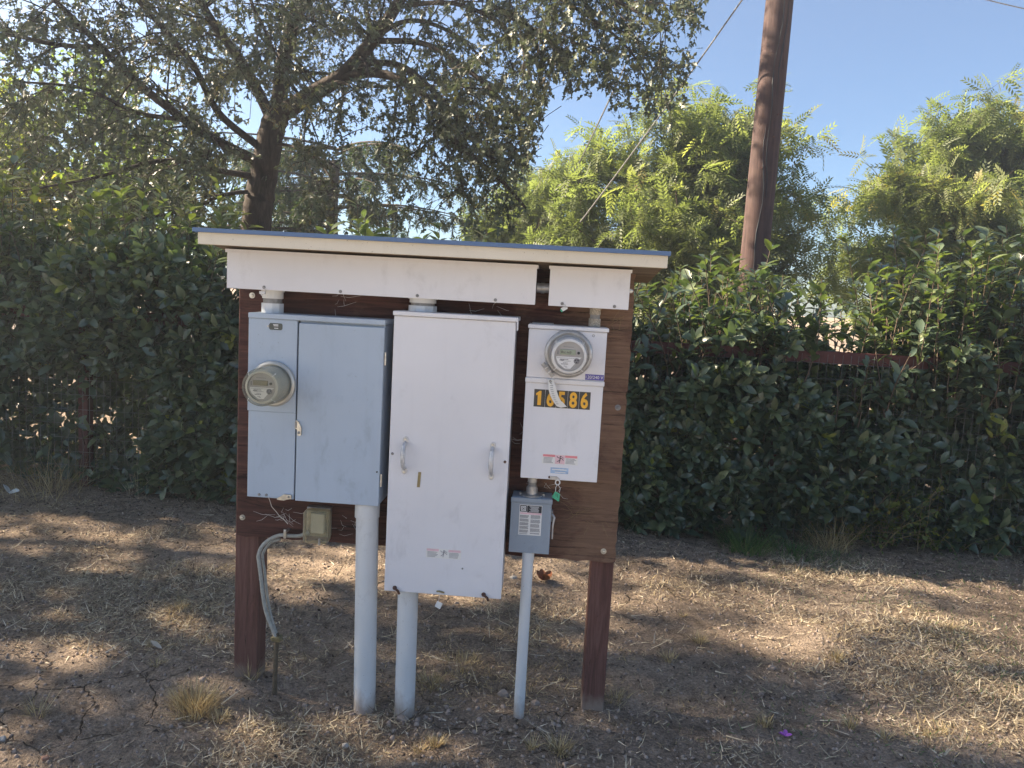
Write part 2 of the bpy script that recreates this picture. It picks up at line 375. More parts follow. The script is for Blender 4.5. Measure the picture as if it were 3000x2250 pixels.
# ------------------------------------------------------------------ ground
def axis(a, b, step, far, grow=1.35):
    core = list(np.arange(a, b+step/2, step)); s = step; lo = [a]; hi = [b]
    while lo[-1] > -far: s *= grow; lo.append(lo[-1]-s)
    s = step
    while hi[-1] < far: s *= grow; hi.append(hi[-1]+s)
    return np.array(lo[:0:-1]+core+hi[1:])
def ground_z(x, y):
    h = (fbm(x*0.55+3, y*0.55, 11, 3)-0.45)*0.10 + (fbm(x*2.3, y*2.3+9, 21, 3)-0.45)*0.045 + (fbm(x*9, y*9, 31, 3)-0.45)*0.020 + (fbm(x*30, y*30, 51, 2)-0.4)*0.009
    h = h + 0.035*np.exp(-((x+1.25)**2/0.12+(y-2.62)**2/0.05)) - 0.03*np.exp(-((x+0.88)**2/0.02+(y-2.68)**2/0.02))
    return h - 0.012 - np.clip((y-7)*0.01, 0, 0.1)
xs = axis(-4.6, 4.6, 0.024, 400); ys = axis(1.7, 5.6, 0.022, 400)
GX, GY = np.meshgrid(xs, ys); GZ = ground_z(GX, GY)
nx, ny = len(xs), len(ys); idx = np.arange(nx*ny).reshape(ny, nx)
GF = np.stack([idx[:-1, :-1], idx[:-1, 1:], idx[1:, 1:], idx[1:, :-1]], axis=-1).reshape(-1, 4)
m, nt, n, b = new_mat('dry_trampled_earth')
c = coords(nt)
n1 = noise(nt, c, 0.9, 6, 0.6); n2 = noise(nt, c, 14, 6, 0.7, 0.3); n3 = noise(nt, c, 90, 4, 0.7)
r1 = ramp(nt, n1.outputs[0], [(0.33, (0.31, 0.238, 0.178)), (0.52, (0.42, 0.325, 0.245)), (0.68, (0.52, 0.41, 0.315))])
r2 = ramp(nt, n2.outputs[0], [(0.32, (0.5,)*3), (0.5, (0.95,)*3), (0.68, (1.25,)*3)])
r3 = ramp(nt, n3.outputs[0], [(0.35, (0.55,)*3), (0.68, (1.28,)*3)])
colr = mixc(nt, 1.0, mixc(nt, 1.0, r1.outputs[0], r2.outputs[0], 'MULTIPLY'), r3.outputs[0], 'MULTIPLY')
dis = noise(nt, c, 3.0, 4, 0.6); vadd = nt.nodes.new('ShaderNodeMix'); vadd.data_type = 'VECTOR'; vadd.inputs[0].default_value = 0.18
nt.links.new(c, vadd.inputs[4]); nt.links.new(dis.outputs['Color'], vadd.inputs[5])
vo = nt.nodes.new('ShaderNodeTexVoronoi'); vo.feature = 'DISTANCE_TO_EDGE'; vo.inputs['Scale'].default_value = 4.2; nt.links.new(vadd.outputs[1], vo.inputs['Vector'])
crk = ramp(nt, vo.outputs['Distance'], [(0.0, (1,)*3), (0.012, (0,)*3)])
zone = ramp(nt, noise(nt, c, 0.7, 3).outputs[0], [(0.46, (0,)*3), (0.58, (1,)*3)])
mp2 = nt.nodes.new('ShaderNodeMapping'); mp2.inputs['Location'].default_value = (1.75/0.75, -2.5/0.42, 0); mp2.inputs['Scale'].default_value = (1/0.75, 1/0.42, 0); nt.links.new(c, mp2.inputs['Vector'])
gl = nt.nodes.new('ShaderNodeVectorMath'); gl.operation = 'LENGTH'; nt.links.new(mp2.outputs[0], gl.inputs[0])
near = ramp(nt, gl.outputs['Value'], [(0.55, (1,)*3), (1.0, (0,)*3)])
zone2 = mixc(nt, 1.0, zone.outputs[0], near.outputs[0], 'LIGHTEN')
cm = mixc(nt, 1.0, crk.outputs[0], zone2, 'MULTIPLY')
colr = mixc(nt, cm, colr, (0.035, 0.026, 0.02))  # shade of the crack depth painted into the soil colour
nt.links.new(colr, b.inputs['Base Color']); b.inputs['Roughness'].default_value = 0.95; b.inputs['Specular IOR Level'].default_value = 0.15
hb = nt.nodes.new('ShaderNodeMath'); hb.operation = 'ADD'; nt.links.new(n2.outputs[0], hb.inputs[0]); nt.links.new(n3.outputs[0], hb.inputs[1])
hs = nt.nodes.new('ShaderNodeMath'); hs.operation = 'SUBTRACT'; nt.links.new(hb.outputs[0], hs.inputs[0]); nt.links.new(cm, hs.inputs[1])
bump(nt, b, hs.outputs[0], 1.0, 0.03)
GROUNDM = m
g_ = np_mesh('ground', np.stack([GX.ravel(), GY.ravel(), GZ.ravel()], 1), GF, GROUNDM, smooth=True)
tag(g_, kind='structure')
# unseen pale gravel strip added behind the camera to bounce sun onto the boxes
BOUNCEM = plain('bounce_gravel', (0.44, 0.40, 0.34), 0.95, 0, 0.15, 8, 0.6, 60)
RX_, RY_ = np.meshgrid(np.linspace(-60, 60, 41), np.linspace(-11, 0.2, 12)); ri = np.arange(41*12).reshape(12, 41)
RZ_ = np.maximum(ground_z(RX_, RY_), 0)*0.2+0.10
rd_ = np_mesh('bounce_road', np.stack([RX_.ravel(), RY_.ravel(), RZ_.ravel()], 1), np.stack([ri[:-1, :-1], ri[:-1, 1:], ri[1:, 1:], ri[1:, :-1]], -1).reshape(-1, 4), BOUNCEM)
tag(rd_, kind='structure')

# ------------------------------------------------------------------ leaf shapes
def leaf_template(L=1.0, Wd=0.4, fold=0.10, curl=0.12, sec=((0.0, 0.02), (0.25, 0.75), (0.6, 1.0), (0.88, 0.5), (1.0, 0.0))):
    """pointed leaf folded along its midrib; x = length, z = up"""
    V, F = [], []
    for t, wd in sec:
        z = -curl*t*t*L
        V += [(t*L, -wd*Wd/2, z+fold*wd*Wd), (t*L, 0, z), (t*L, wd*Wd/2, z+fold*wd*Wd)]
    for k in range(len(sec)-1):
        a = 3*k; F += [(a, a+1, a+4, a+3), (a+1, a+2, a+5, a+4)]
    return np.array(V), np.array(F)
HL_V, HL_F = leaf_template(1, 0.46, 0.16, 0.20)
OL_V = np.array([(0, 0, 0), (0.25, 0.20, 0.04), (0.42, 0.10, 0.0), (0.62, 0.30, 0.05), (0.72, 0.10, -0.02), (1.0, 0.02, -0.10), (0.72, -0.12, -0.02), (0.55, -0.28, 0.05), (0.42, -0.10, 0), (0.22, -0.2, 0.04), (0.42, 0, -0.03), (0.72, 0, -0.05)])
OL_F = np.array([(0, 10, 2, 1), (0, 9, 8, 10), (10, 11, 4, 3), (10, 7, 6, 11), (11, 6, 5, 4)])      # lobed leaf
SL_V, SL_F = leaf_template(1, 0.45, 0.15, 0.12, ((0, 0.1), (0.5, 1.0), (1.0, 0.0)))
def pinnate(pairs=6, L=1.0, ll=0.36, lw=0.12):
    V, F = [], []
    def leaflet(px, pz, ang, s):
        k = len(V); dx, dy = math.cos(ang), math.sin(ang)*s; nx_, ny_ = -dy, dx
        V.extend([(px, 0, pz), (px+dx*ll*0.5+nx_*lw/2, dy*ll*0.5+ny_*lw/2, pz-0.01), (px+dx*ll, dy*ll, pz-0.05), (px+dx*ll*0.5-nx_*lw/2, dy*ll*0.5-ny_*lw/2, pz-0.01)])
        F.append((k, k+1, k+2, k+3))
    for i in range(pairs):
        t = 0.12+0.86*i/(pairs-1); pz = -0.35*t*t*L
        q_ = 0.75+0.25*math.sin(3.1*t); leaflet(t*L, pz, 1.15-0.4*t, q_); leaflet(t*L+0.02, pz, 1.1-0.4*t, -q_)
    return np.array(V), np.array(F)
PN_V, PN_F = pinnate()
def blade_template(seg=3, bend=0.35):
    V, F = [], []
    for k in range(seg+1):
        t = k/seg; wd = (1-t)**0.7
        V += [(t*(1-0.15*bend*t), -0.5*wd, bend*t*t), (t*(1-0.15*bend*t), 0.5*wd, bend*t*t)]
    for k in range(seg): a = 2*k; F.append((a, a+1, a+3, a+2))
    return np.array(V), np.array(F)
BL_V, BL_F = blade_template()

# ------------------------------------------------------------------ trees
class Twigs:
    """tapered tubes as numpy, many at once"""
    def __init__(s): s.V, s.F, s.n = [], [], 0
    def add(s, pts, r0, r1, k=5):
        pts = np.asarray(pts, float); n_ = len(pts)
        t = np.gradient(pts, axis=0); t = unit(t)
        ref = np.array([0.3, 0.9, 0.1]) if abs(t[0][1]) < 0.8 else np.array([1., 0, 0])
        a = unit(np.cross(t, ref)); b_ = np.cross(t, a)
        rad = np.linspace(r0, r1, n_)[:, None, None]
        ang = np.arange(k)*2*math.pi/k
        ring = pts[:, None, :]+rad*(a[:, None, :]*np.cos(ang)[None, :, None]+b_[:, None, :]*np.sin(ang)[None, :, None])
        s.V.append(ring.reshape(-1, 3))
        i = np.arange(n_-1)[:, None]*k+np.arange(k)[None]; j = np.arange(n_-1)[:, None]*k+(np.arange(k)+1)[None] % k
        s.F.append((np.stack([i, j, j+k, i+k], -1).reshape(-1, 4))+s.n); s.n += n_*k
    def build(s, name, mat, parent): return np_mesh(name, np.concatenate(s.V), np.concatenate(s.F), mat, parent, smooth=True)
def spline(P, n_):
    P = np.asarray(P, float); t = np.linspace(0, len(P)-1, n_); out = []
    for v in t:
        i = min(int(v), len(P)-2); f = v-i
        p0, p1, p2, p3 = P[max(i-1, 0)], P[i], P[i+1], P[min(i+2, len(P)-1)]
        out.append(0.5*((2*p1)+(-p0+p2)*f+(2*p0-5*p1+4*p2-p3)*f*f+(-p0+3*p1-3*p2+p3)*f**3))
    return np.array(out)
def grow(limbs, rg, tw, side=(7, 0.9), sub=(6, 0.42), leaf_step=0.05, droop=0.5, up=0.0, wob=0.25, leafy_limb=0.25):
    """limbs: (points, r0, r1[, density]); side branches, twigs and leaf points (position, direction)"""
    LP, LD = [], []
    def curve(p, d, L, dr, nseg):
        pts = [p]; d = d/np.linalg.norm(d)
        for _ in range(nseg):
            d = d+rg.normal(0, wob/nseg**0.5, 3)+np.array([0, 0, -dr/nseg]); d /= np.linalg.norm(d); pts.append(pts[-1]+d*L/nseg)
        return np.array(pts)
    for lb in limbs:
        P, r0, r1 = lb[:3]; dens = lb[3] if len(lb) > 3 else 1.0
        C = spline(P, 4*len(P)); tw['limb'].append((C, r0, r1))
        T = unit(np.gradient(C, axis=0)); Lt = np.linalg.norm(np.diff(C, axis=0), axis=1).sum()
        for q in range(int(side[0]*Lt*dens)):
            t = leafy_limb+(1-leafy_limb)*rg.random(); k = min(int(t*(len(C)-1)), len(C)-1)
            d = unit(T[k]*0.55+unit(rg.normal(0, 1, 3))*0.8+np.array([0, 0, up])); L1 = side[1]*(0.5+0.8*rg.random())*(1.15-0.5*t)
            c1 = curve(C[k], d, L1, droop, 6); tw['br'].append((c1, max(0.004, (r0*(1-t)+r1*t)*0.32), 0.003))
            T1 = unit(np.gradient(c1, axis=0))
            for q2 in range(int(sub[0])):
                k2 = 1+rg.integers(0, 6)
                d2 = unit(T1[k2]*0.6+unit(rg.normal(0, 1, 3))*0.85+np.array([0, 0, up*0.5])); L2 = sub[1]*(0.4+0.9*rg.random())
                c2 = curve(c1[k2], d2, L2, droop*0.8, 4); tw['tw'].append((c2, 0.0035, 0.0015))
                m_ = max(2, int(L2/leaf_step)); tt = rg.random(m_)*3.999+0.0; ii = tt.astype(int); ff = (tt-ii)[:, None]
                LP.append(c2[ii]*(1-ff)+c2[ii+1]*ff); LD.append(unit(np.diff(c2, axis=0))[ii])
    return np.concatenate(LP), np.concatenate(LD)
def tree(name, label, cat, base, trunkpts, tr, limbs, leaf, lsize, seed, bark=BARK, group=None, keep=None, flat=0.5, hang=0.0, leaftone=None, trunk_sides=14, **kw):
    rg = np.random.default_rng(seed); tw = {'limb': [], 'br': [], 'tw': []}
    LP, LD = grow(limbs, rg, tw, **kw)
    if keep is not None:
        k = keep(LP); LP, LD = LP[k], LD[k]
        for q_ in ('br', 'tw'): tw[q_] = [e for e in tw[q_] if keep(e[0][-1:])[0] and keep(e[0][len(e[0])//2:len(e[0])//2+1])[0]]
    root = thing(name, label, cat, tuple(base), group)
    t = Twigs(); C = spline(trunkpts, 5*len(trunkpts)); C[:, :2] += rg.normal(0, 0.006, (len(C), 2)); t.add(C, tr[0], tr[1], trunk_sides)
    trunk = t.build('trunk', bark, root)
    for c_, a, b_ in tw['limb']:
        q = Twigs(); q.add(c_, a, b_, 8); q.build('limb', bark, root)
    q = Twigs()
    for c_, a, b_ in tw['br']: q.add(c_, a, b_, 4)
    for c_, a, b_ in tw['tw']: q.add(c_, a, b_, 3)
    o = q.build('twigs', bark, root); o['kind'] = 'stuff'
    n_ = len(LP); D = unit(LD*0.4+unit(rg.normal(0, 1, (n_, 3)))*0.9+np.array([0, 0, -hang])); N = unit(rg.normal(0, 1, (n_, 3))*flat+np.array([0, 0, 1.0]))
    tv, tf, mt = leaf
    o = scatter('crown', tv, tf, LP, frames(D, N), lsize*(0.6+0.8*rg.random(n_)), mt, root, tone=rg.random(n_)**(1.0) if leaftone is None else leaftone(LP, rg))
    o['kind'] = 'stuff'
    return root, n_
def A(*pts): return [at(*p) for p in pts]
def patchy(P, rg, s=1.1, amt=0.6):
    """leaves in clumps of older and younger growth"""
    v = fbm(P[:, 0]*s+P[:, 1]*0.7, P[:, 2]*s-P[:, 1]*0.5, 71, 3)
    return np.clip((v-0.44)*2.0*amt+0.42+rg.normal(0, 0.2, len(P)), 0, 1)

OAK = (OL_V, OL_F, OAKLEAF)
# old oak: trunk behind the hedge, limbs leaning out over the meter board
limbs = [
 (A((800, 350, 8), (900, 285, 7.9), (1010, 215, 7.8), (1090, 120, 7.6), (1160, 20, 7.4), (1240, -120, 7.2)), 0.10, 0.04, 1.1),
 (A((1000, 225, 7.8), (1110, 215, 7.6), (1230, 265, 7.3), (1320, 400, 7.1), (1470, 530, 6.9), (1540, 610, 6.8)), 0.050, 0.012, 1.5),
 (A((1050, 185, 7.7), (1180, 195, 7.5), (1300, 300, 7.2), (1400, 430, 7.0), (1500, 500, 6.8)), 0.035, 0.01, 1.5),
 (A((1100, 120, 7.6), (1250, 130, 7.3), (1390, 220, 7.0), (1500, 330, 6.8), (1530, 420, 6.7)), 0.03, 0.01, 1.6),
 (A((1160, 20, 7.4), (1330, 10, 7.1), (1480, 80, 6.8), (1560, 190, 6.6)), 0.025, 0.008, 1.3),
 (A((815, 350, 8), (830, 180, 8.0), (870, 20, 7.9), (900, -200, 7.7)), 0.085, 0.05, 2.2),
 (A((860, 60, 7.9), (950, -60, 7.6), (1080, -180, 7.3)), 0.05, 0.02, 1.5),
 (A((800, 360, 8), (720, 200, 7.8), (620, 60, 7.6), (520, -120, 7.4)), 0.06, 0.03, 2.2),
 (A((770, 480, 8), (650, 420, 7.7), (540, 350, 7.4), (400, 240, 7.1), (260, 100, 6.8), (100, -60, 6.5)), 0.058, 0.02, 1.6),
 (A((540, 350, 7.4), (400, 330, 7.0), (250, 260, 6.7), (60, 240, 6.4)), 0.025, 0.008, 1.7),
 (A((300, 140, 6.9), (160, 130, 6.6), (0, 100, 6.3), (-150, 130, 6.1)), 0.025, 0.008, 2.0),
 (A((760, 430, 8), (640, 330, 7.6), (560, 180, 7.2), (420, 20, 6.8), (300, -120, 6.5)), 0.04, 0.015, 1.7),
 (A((760, 520, 8), (640, 500, 7.7), (480, 470, 7.4), (280, 520, 7.1), (60, 560, 6.9)), 0.035, 0.008, 1.3),
 (A((760, 560, 8), (660, 570, 7.7), (560, 610, 7.4), (420, 640, 7.2), (260, 650, 7.0)), 0.025, 0.008, 1.2),
 (A((790, 420, 8), (860, 430, 7.8), (930, 470, 7.5), (980, 540, 7.3)), 0.02, 0.006, 1.0),
 (A((1240, -120, 7.2), (1420, -90, 6.8), (1620, -70, 6.4), (1800, 0, 6.1), (1960, 90, 5.9)), 0.035, 0.008, 1.3),
 (A((1500, -80, 6.7), (1680, 20, 6.4), (1820, 120, 6.2), (1900, 230, 6.1)), 0.018, 0.005, 1.3),
 (A((1350, -100, 6.9), (1450, 20, 6.6), (1560, 90, 6.4), (1680, 170, 6.3)), 0.02, 0.005, 1.2),
 (A((1620, -70, 6.4), (1750, -60, 6.2), (1880, -30, 6.0), (1980, -10, 5.9)), 0.016, 0.005, 1.1),
 (A((1080, 120, 7.6), (1200, 60, 7.6), (1330, 100, 7.8), (1440, 200, 7.9)), 0.03, 0.008, 1.3),
 (A((600, 20, 7.6), (700, -40, 7.0), (760, 60, 6.6), (820, 180, 6.4)), 0.02, 0.006, 1.2),
 (A((900, -180, 7.7), (980, -420, 7.6), (1080, -700, 7.5)), 0.05, 0.02, 1.5),
 (A((1080, -180, 7.3), (1300, -380, 7.2), (1500, -520, 7.4)), 0.04, 0.01, 1.6),
 (A((1240, -120, 7.2), (1450, -260, 7.6), (1650, -330, 8.0)), 0.035, 0.01, 1.6),
 (A((1240, -120, 7.2), (1400, -420, 8.0), (1560, -640, 8.4)), 0.035, 0.01, 1.4),
 (A((900, -180, 7.7), (760, -420, 7.4), (600, -620, 7.2)), 0.05, 0.02, 1.3),
 (A((520, -120, 7.4), (350, -300, 7.2), (160, -420, 7.0)), 0.035, 0.01, 1.2),
]
tb = at(745, 720, 8); tb[2] = -0.1; tb[0] -= 0.03
EDGE_A = np.array([-0.35, -0.14, -0.08, -0.045, -0.03, 0.0, 0.05, 0.09, 0.13, 0.145, 0.155])       # right skirt of the crown: bearing x/y ...
EDGE_E = np.array([-0.30, -0.1, 0.07, 0.14, 0.25, 0.265, 0.27, 0.255, 0.25, 0.30, 0.36])         # ... and how low it hangs there, (z-1.5)/y
def oak_keep(P):
    a, e = P[:, 0]/P[:, 1], (P[:, 2]-1.5)/P[:, 1]
    e = e+0.22*(fbm(P[:, 0]*2.6+P[:, 1], P[:, 2]*1.5+P[:, 1]*0.5, 17, 3)-0.42)
    return ~((P[:, 2] < 2.05) & (P[:, 0] > -1.9) & (P[:, 0] < 1.0)) & ((P[:, 2] > 5.4) | (e > np.interp(a, EDGE_A, EDGE_E)) & (a < 0.158))
tree('oak_tree', 'old oak with dark leaning trunk and grey green lobed leaves rising behind the left hedge', 'tree', (tb[0], tb[1], 0),
     [tb, at(750, 690, 8), at(765, 560, 8), at(785, 440, 8), at(812, 340, 8)], (0.165, 0.125), limbs, OAK, 0.061, 101,
     side=(6.2, 0.95), sub=(8, 0.44), leaf_step=0.024, droop=0.75, hang=0.35, keep=oak_keep, leaftone=lambda P, rg: patchy(P, rg), flat=0.9)

def locust(label, base_px, Y, tips, seed, r=0.05, lsize=0.205, dens=1.0, lean=0.0, **kw):
    """many-stemmed pinnate tree: stems fan from the base to the given outline tips"""
    b0 = at(base_px, 900, Y); b0[2] = -0.05; limbs_ = []
    for (px, py, dy) in tips:
        e = at(px, py, Y+dy); mid = b0*0.45+e*0.55; mid[2] += 0.18*(e[2]); mid[:2] = b0[:2]*0.6+e[:2]*0.4
        s = b0.copy(); s[2] = 0.9
        limbs_.append(([s, mid*0.5+s*0.5, mid, e], r*0.7, 0.008, dens))
    top = b0.copy(); top[2] = 1.0
    return tree('locust_tree', label, 'tree', (b0[0], b0[1], 0), [b0, (b0+top)/2, top], (r*1.5, r), limbs_, (PN_V, PN_F, LOCUSTLEAF), lsize, seed, bark=BARK2,
                leaftone=lambda P, rg: patchy(P, rg, 0.9, 0.8), **kw)
LK = dict(side=(7.2, 0.9), sub=(8, 0.38), leaf_step=0.037, droop=0.3, up=0.4, hang=0.3, leafy_limb=0.12, wob=0.2)
locust('feathery yellow green tree standing directly behind the utility pole', 2010, 11.5,
       [(1960, 330, 0), (1840, 440, .4), (1880, 480, -.6), (1720, 560, .2), (1680, 660, -.5), (2080, 400, .6), (2180, 480, -.4), (2300, 420, .5), (2330, 560, 0), (2250, 680, -.8), (1980, 560, -1), (1850, 650, -1), (2120, 620, -.9), (1620, 700, .4), (2340, 760, -.3), (2380, 660, .6), (2060, 330, .3), (1740, 480, .5), (2200, 360, .6)], 201, dens=1.0, **LK)
locust('tall bright yellow green feathery tree at the right beside open sky', 2830, 12.5,
       [(2800, 370, 0), (2720, 440, .5), (2640, 540, -.5), (2540, 600, 0), (2960, 390, .4), (3060, 350, 0), (3150, 450, -.5), (2900, 520, -1), (2780, 600, -1.2), (2990, 600, -1), (2620, 700, -.8), (2480, 730, 0), (3120, 650, -.6), (2880, 740, -1.4), (2700, 800, -1.2), (2450, 820, .3), (2480, 650, .6), (2600, 480, .5), (2560, 780, -.6), (2860, 400, .3)], 202, r=0.06, dens=1.0, **LK)
locust('low pale green feathery tree between the roof end and the utility pole tree', 1560, 13.0,
       [(1520, 560, 0), (1620, 480, 0), (1450, 640, .4), (1680, 560, -.3), (1580, 640, -.8), (1400, 690, 0), (1650, 680, 0)], 203, r=0.04, dens=1.0, lsize=0.20, **LK)
# broadleaf trees behind the left hedge
BKL = (SL_V, SL_F, BACKLEAF)
def broadleaf(label, bx, Y, tips, seed, lsize=0.10, **kw):
    b0 = at(bx, 900, Y); b0[2] = -0.05; lim = []
    for (px, py, dy) in tips:
        e = at(px, py, Y+dy); s = b0.copy(); s[2] = 1.1; mid = s*0.5+e*0.5; mid[2] += 0.3
        lim.append(([s, mid, e], 0.045, 0.01, 1.45))
    top = b0.copy(); top[2] = 1.2
    return tree('broadleaf_tree', label, 'tree', (b0[0], b0[1], 0), [b0, (b0+top)/2, top], (0.1, 0.07), lim, BKL, lsize, seed, bark=BARK2, leaftone=lambda P, rg: patchy(P, rg, 1.0, 0.9), **kw)
BK = dict(side=(6.5, 0.85), sub=(8, 0.42), leaf_step=0.038, droop=0.2, up=0.3, leafy_limb=0.1)
broadleaf('bushy green tree with yellowing top behind the oak limbs above the left hedge', 330, 10.0,
          [(330, 300, 0), (230, 330, 0), (420, 360, .3), (520, 470, 0), (140, 430, 0), (330, 480, -1), (200, 560, -1), (480, 600, -.6), (350, 640, -1.2), (60, 560, 0), (620, 640, 0)], 301, **BK)
broadleaf('dense green tree at the far left edge behind the hedge', -40, 9.6,
          [(-60, 300, 0), (60, 280, .3), (150, 380, 0), (-200, 400, 0), (60, 440, -.6), (-80, 500, -1), (120, 600, 0), (-10, 640, -.8), (-250, 560, 0)], 302, **BK)
# drooping conifer behind the board's roof
def conifer():
    rg = np.random.default_rng(401); Y = 12.5
    b0 = at(975, 800, Y); b0[2] = -0.05; top = at(985, 470, Y)
    root = thing('conifer_tree', 'dark drooping conifer with a thin bare trunk seen just over the roof', 'tree', (b0[0], b0[1], 0))
    t = Twigs(); t.add(spline([b0, at(972, 640, Y), top], 14), 0.13, 0.06, 10); t.build('trunk', BARK, root)
    LP, LD = [], []
    q = Twigs()
    for k in range(60):
        z = 1.75+rg.random()*(top[2]-1.55); a = rg.random()*2*math.pi; L = (1.5+1.4*rg.random())
        p = np.array([b0[0], b0[1], z]); d = np.array([math.cos(a), math.sin(a)*0.8, 0.16]); pts = [p]
        for s_ in range(8): d = d+np.array([0, 0, -0.05]); pts.append(pts[-1]+d*L/8)
        pts = np.array(pts); q.add(pts, 0.022, 0.005, 4)
        for j in range(26):
            i = 1+rg.integers(0, 7); s0 = pts[i]+(pts[i+1]-pts[i])*rg.random(); dd = unit(np.array([d[0]*0.6+rg.normal(0, .5), d[1]*0.6+rg.normal(0, .5), -0.75-0.5*rg.random()]))
            L2 = 0.16+0.30*rg.random(); tt = np.linspace(0, 1, 13)[:, None]
            pp = s0+dd*L2*tt; q.add(pp[::6], 0.004, 0.002, 3); LP.append(pp); LD.append(np.repeat(dd[None], 13, 0))
    o = q.build('boughs', BARK, root); o['kind'] = 'stuff'
    LP, LD = np.concatenate(LP), np.concatenate(LD); LP, LD = np.repeat(LP, 3, 0), np.repeat(LD, 3, 0); n_ = len(LP)
    D = unit(LD*0.9+rg.normal(0, 0.55, (n_, 3))); N = rg.normal(0, 1, (n_, 3))
    o = scatter('crown', SL_V*np.array([1, 0.45, 1]), SL_F, LP, frames(D, N), 0.085*(0.7+0.6*rg.random(n_)), NEEDLE, root, tone=rg.random(n_)); o['kind'] = 'stuff'
conifer()

# unseen shade trees added at left; crown gaps cut to place sun patches
LIT = []
for px, py, rx, ry in [(985, 1640, .38, .26), (1110, 1700, .22, .10), (860, 1730, .20, .07), (1640, 1715, .20, .06), (600, 1600, .45, .09), (420, 1570, .20, .03), (330, 1745, .42, .09), (700, 1800, .42, .09), (560, 1840, .2, .03),
                       (180, 1900, .42, .09), (60, 1590, .4, .08), (1160, 2190, .35, .06), (2330, 1895, .16, .05), (2440, 1950, .20, .04), (2860, 2140, .3, .07), (2230, 1800, .30, .035), (2520, 1790, .16, .04), (2930, 1770, .12, .04),
                       (1930, 1650, .22, .04), (1720, 1800, .12, .03), (2700, 1880, .12, .03), (1300, 1660, .1, .05), (850, 2120, .22, .05), (480, 1700, .3, .05), (80, 1470, .3, .05), (2750, 1740, .2, .03), (2060, 1640, .15, .03)]:
    c_ = on_ground(px, py); LIT.append((c_[0], c_[1], rx, ry))
for (x, y, z, rx, ry) in [(at(450, 1310, 4.85)[0], 4.85, at(450, 1310, 4.85)[2], .07, .04), (at(2960, 1620, 4.8)[0], 4.8, 0.25, .12, .06), (at(430, 1050, 4.9)[0], 4.9, 1.05, .05, .03)]:
    k = z/TO_SUN[2]; LIT.append((x-TO_SUN[0]*k, y-TO_SUN[1]*k, rx, ry))
def shade_keep(P):  # drops leaves whose shadow would cover the wanted sun patches
    k = P[:, 2]/TO_SUN[2]; gx = P[:, 0]-TO_SUN[0]*k; gy_ = P[:, 1]-TO_SUN[1]*k
    wob = (fbm(gx*7, gy_*14, 91, 3)-0.44)*1.6
    keep = np.ones(len(P), bool)
    for (cx, cy, rx, ry) in LIT: keep &= ((gx-cx)/rx)**2+((gy_-cy)/ry)**2 > 1+wob
    keep &= P[:, 0] < -0.80*np.maximum(P[:, 1], 0)-1.6
    keep &= gy_ > 1.0+0.35*np.sin(gx*1.7)  # crown trimmed so the gravel behind the camera stays in sun
    return keep
def added_shade_tree(label, x, y, h, rad, seed, n_leaf):
    rg = np.random.default_rng(seed); root = thing('added_shade_tree', label, 'tree', (x, y, 0), None)
    t = Twigs(); t.add(spline([np.array([x, y, -0.1]), np.array([x+.05, y, h*0.3]), np.array([x, y+.1, h*0.75])], 12), 0.24, 0.08, 12); t.build('trunk', BARK, root)
    for k in range(9):
        a = k*0.7+rg.random(); d = np.array([math.cos(a)*rad[0], math.sin(a)*rad[1], rad[2]*(0.2+0.5*rg.random())])*0.8
        s0 = np.array([x, y, h*(0.3+0.04*k)]); q = Twigs(); q.add(spline([s0, s0+d*0.5+np.array([0, 0, .2]), s0+d], 10), 0.09, 0.02, 7); q.build('limb', BARK, root)
    u_ = unit(rg.normal(0, 1, (n_leaf, 3)))*(rg.random(n_leaf)**0.45)[:, None]
    P = np.array([x, y, h-rad[2]])+u_*np.array(rad); P = P[P[:, 2] > 2.2]; P = P[shade_keep(P)]; m_ = len(P)
    o = scatter('crown', SL_V*np.array([1, 1.3, 1]), SL_F, P, frames(rg.normal(0, 1, (m_, 3)), rg.normal(0, 1, (m_, 3))), 0.17*(0.7+0.6*rg.random(m_)), BACKLEAF, root, tone=rg.random(m_)); o['kind'] = 'stuff'
added_shade_tree('unseen broad shade tree added left of the yard nearest the camera', -9.0, -0.6, 10.0, (3.4, 3.6, 4.2), 501, 9200)
added_shade_tree('unseen broad shade tree added left of the yard beside the hedge end', -10.2, 4.9, 10.4, (3.4, 3.4, 4.4), 502, 9200)
added_shade_tree('small unseen shade tree added between the two broad ones left of the yard', -6.6, 2.2, 6.2, (1.9, 2.6, 2.1), 503, 3500)

# ------------------------------------------------------------------ utility pole and overhead lines
PY = 8.0
pt, pb = at(2290, -60, PY), at(2196, 900, PY)
dirp = (pt-pb)/(pt[2]-pb[2]); base = pb-dirp*pb[2]; topp = base+dirp*8.5
rw = (at(2335, 0, PY)[0]-at(2255, 0, PY)[0])/2
pole = thing('utility_pole', 'tall brown wooden utility pole with long cracks rising from behind the right hedge', 'utility pole', (base[0], base[1], 0))
t = Twigs(); zz = np.linspace(-0.2, 8.5, 60)[:, None]; t.add(base+dirp*zz, rw*1.12, rw*0.9, 28); t.build('shaft', POLEW, pole)
for (dx, z0, z1) in ((-0.25, 1.4, 3.3), (-0.02, 2.6, 5.0), (0.35, 3.6, 6.5)):
    q = M(); zs = np.linspace(z0, z1, 14); pts = []
    for z in zs:
        c_ = base+dirp*z; a = -math.pi/2+dx+0.12*math.sin(z*3.1)+0.1*math.sin(z*7.7); rr = rw*(1.12-0.22*(z+.2)/8.7)+0.0008
        pts.append((c_[0]+rr*math.cos(a), c_[1]+rr*math.sin(a), z))
    q.tube(pts, [0.001]+[0.0055+0.003*math.sin(k*1.7) for k in range(12)]+[0.001], 5); q.build('crack', BLACK, pole)
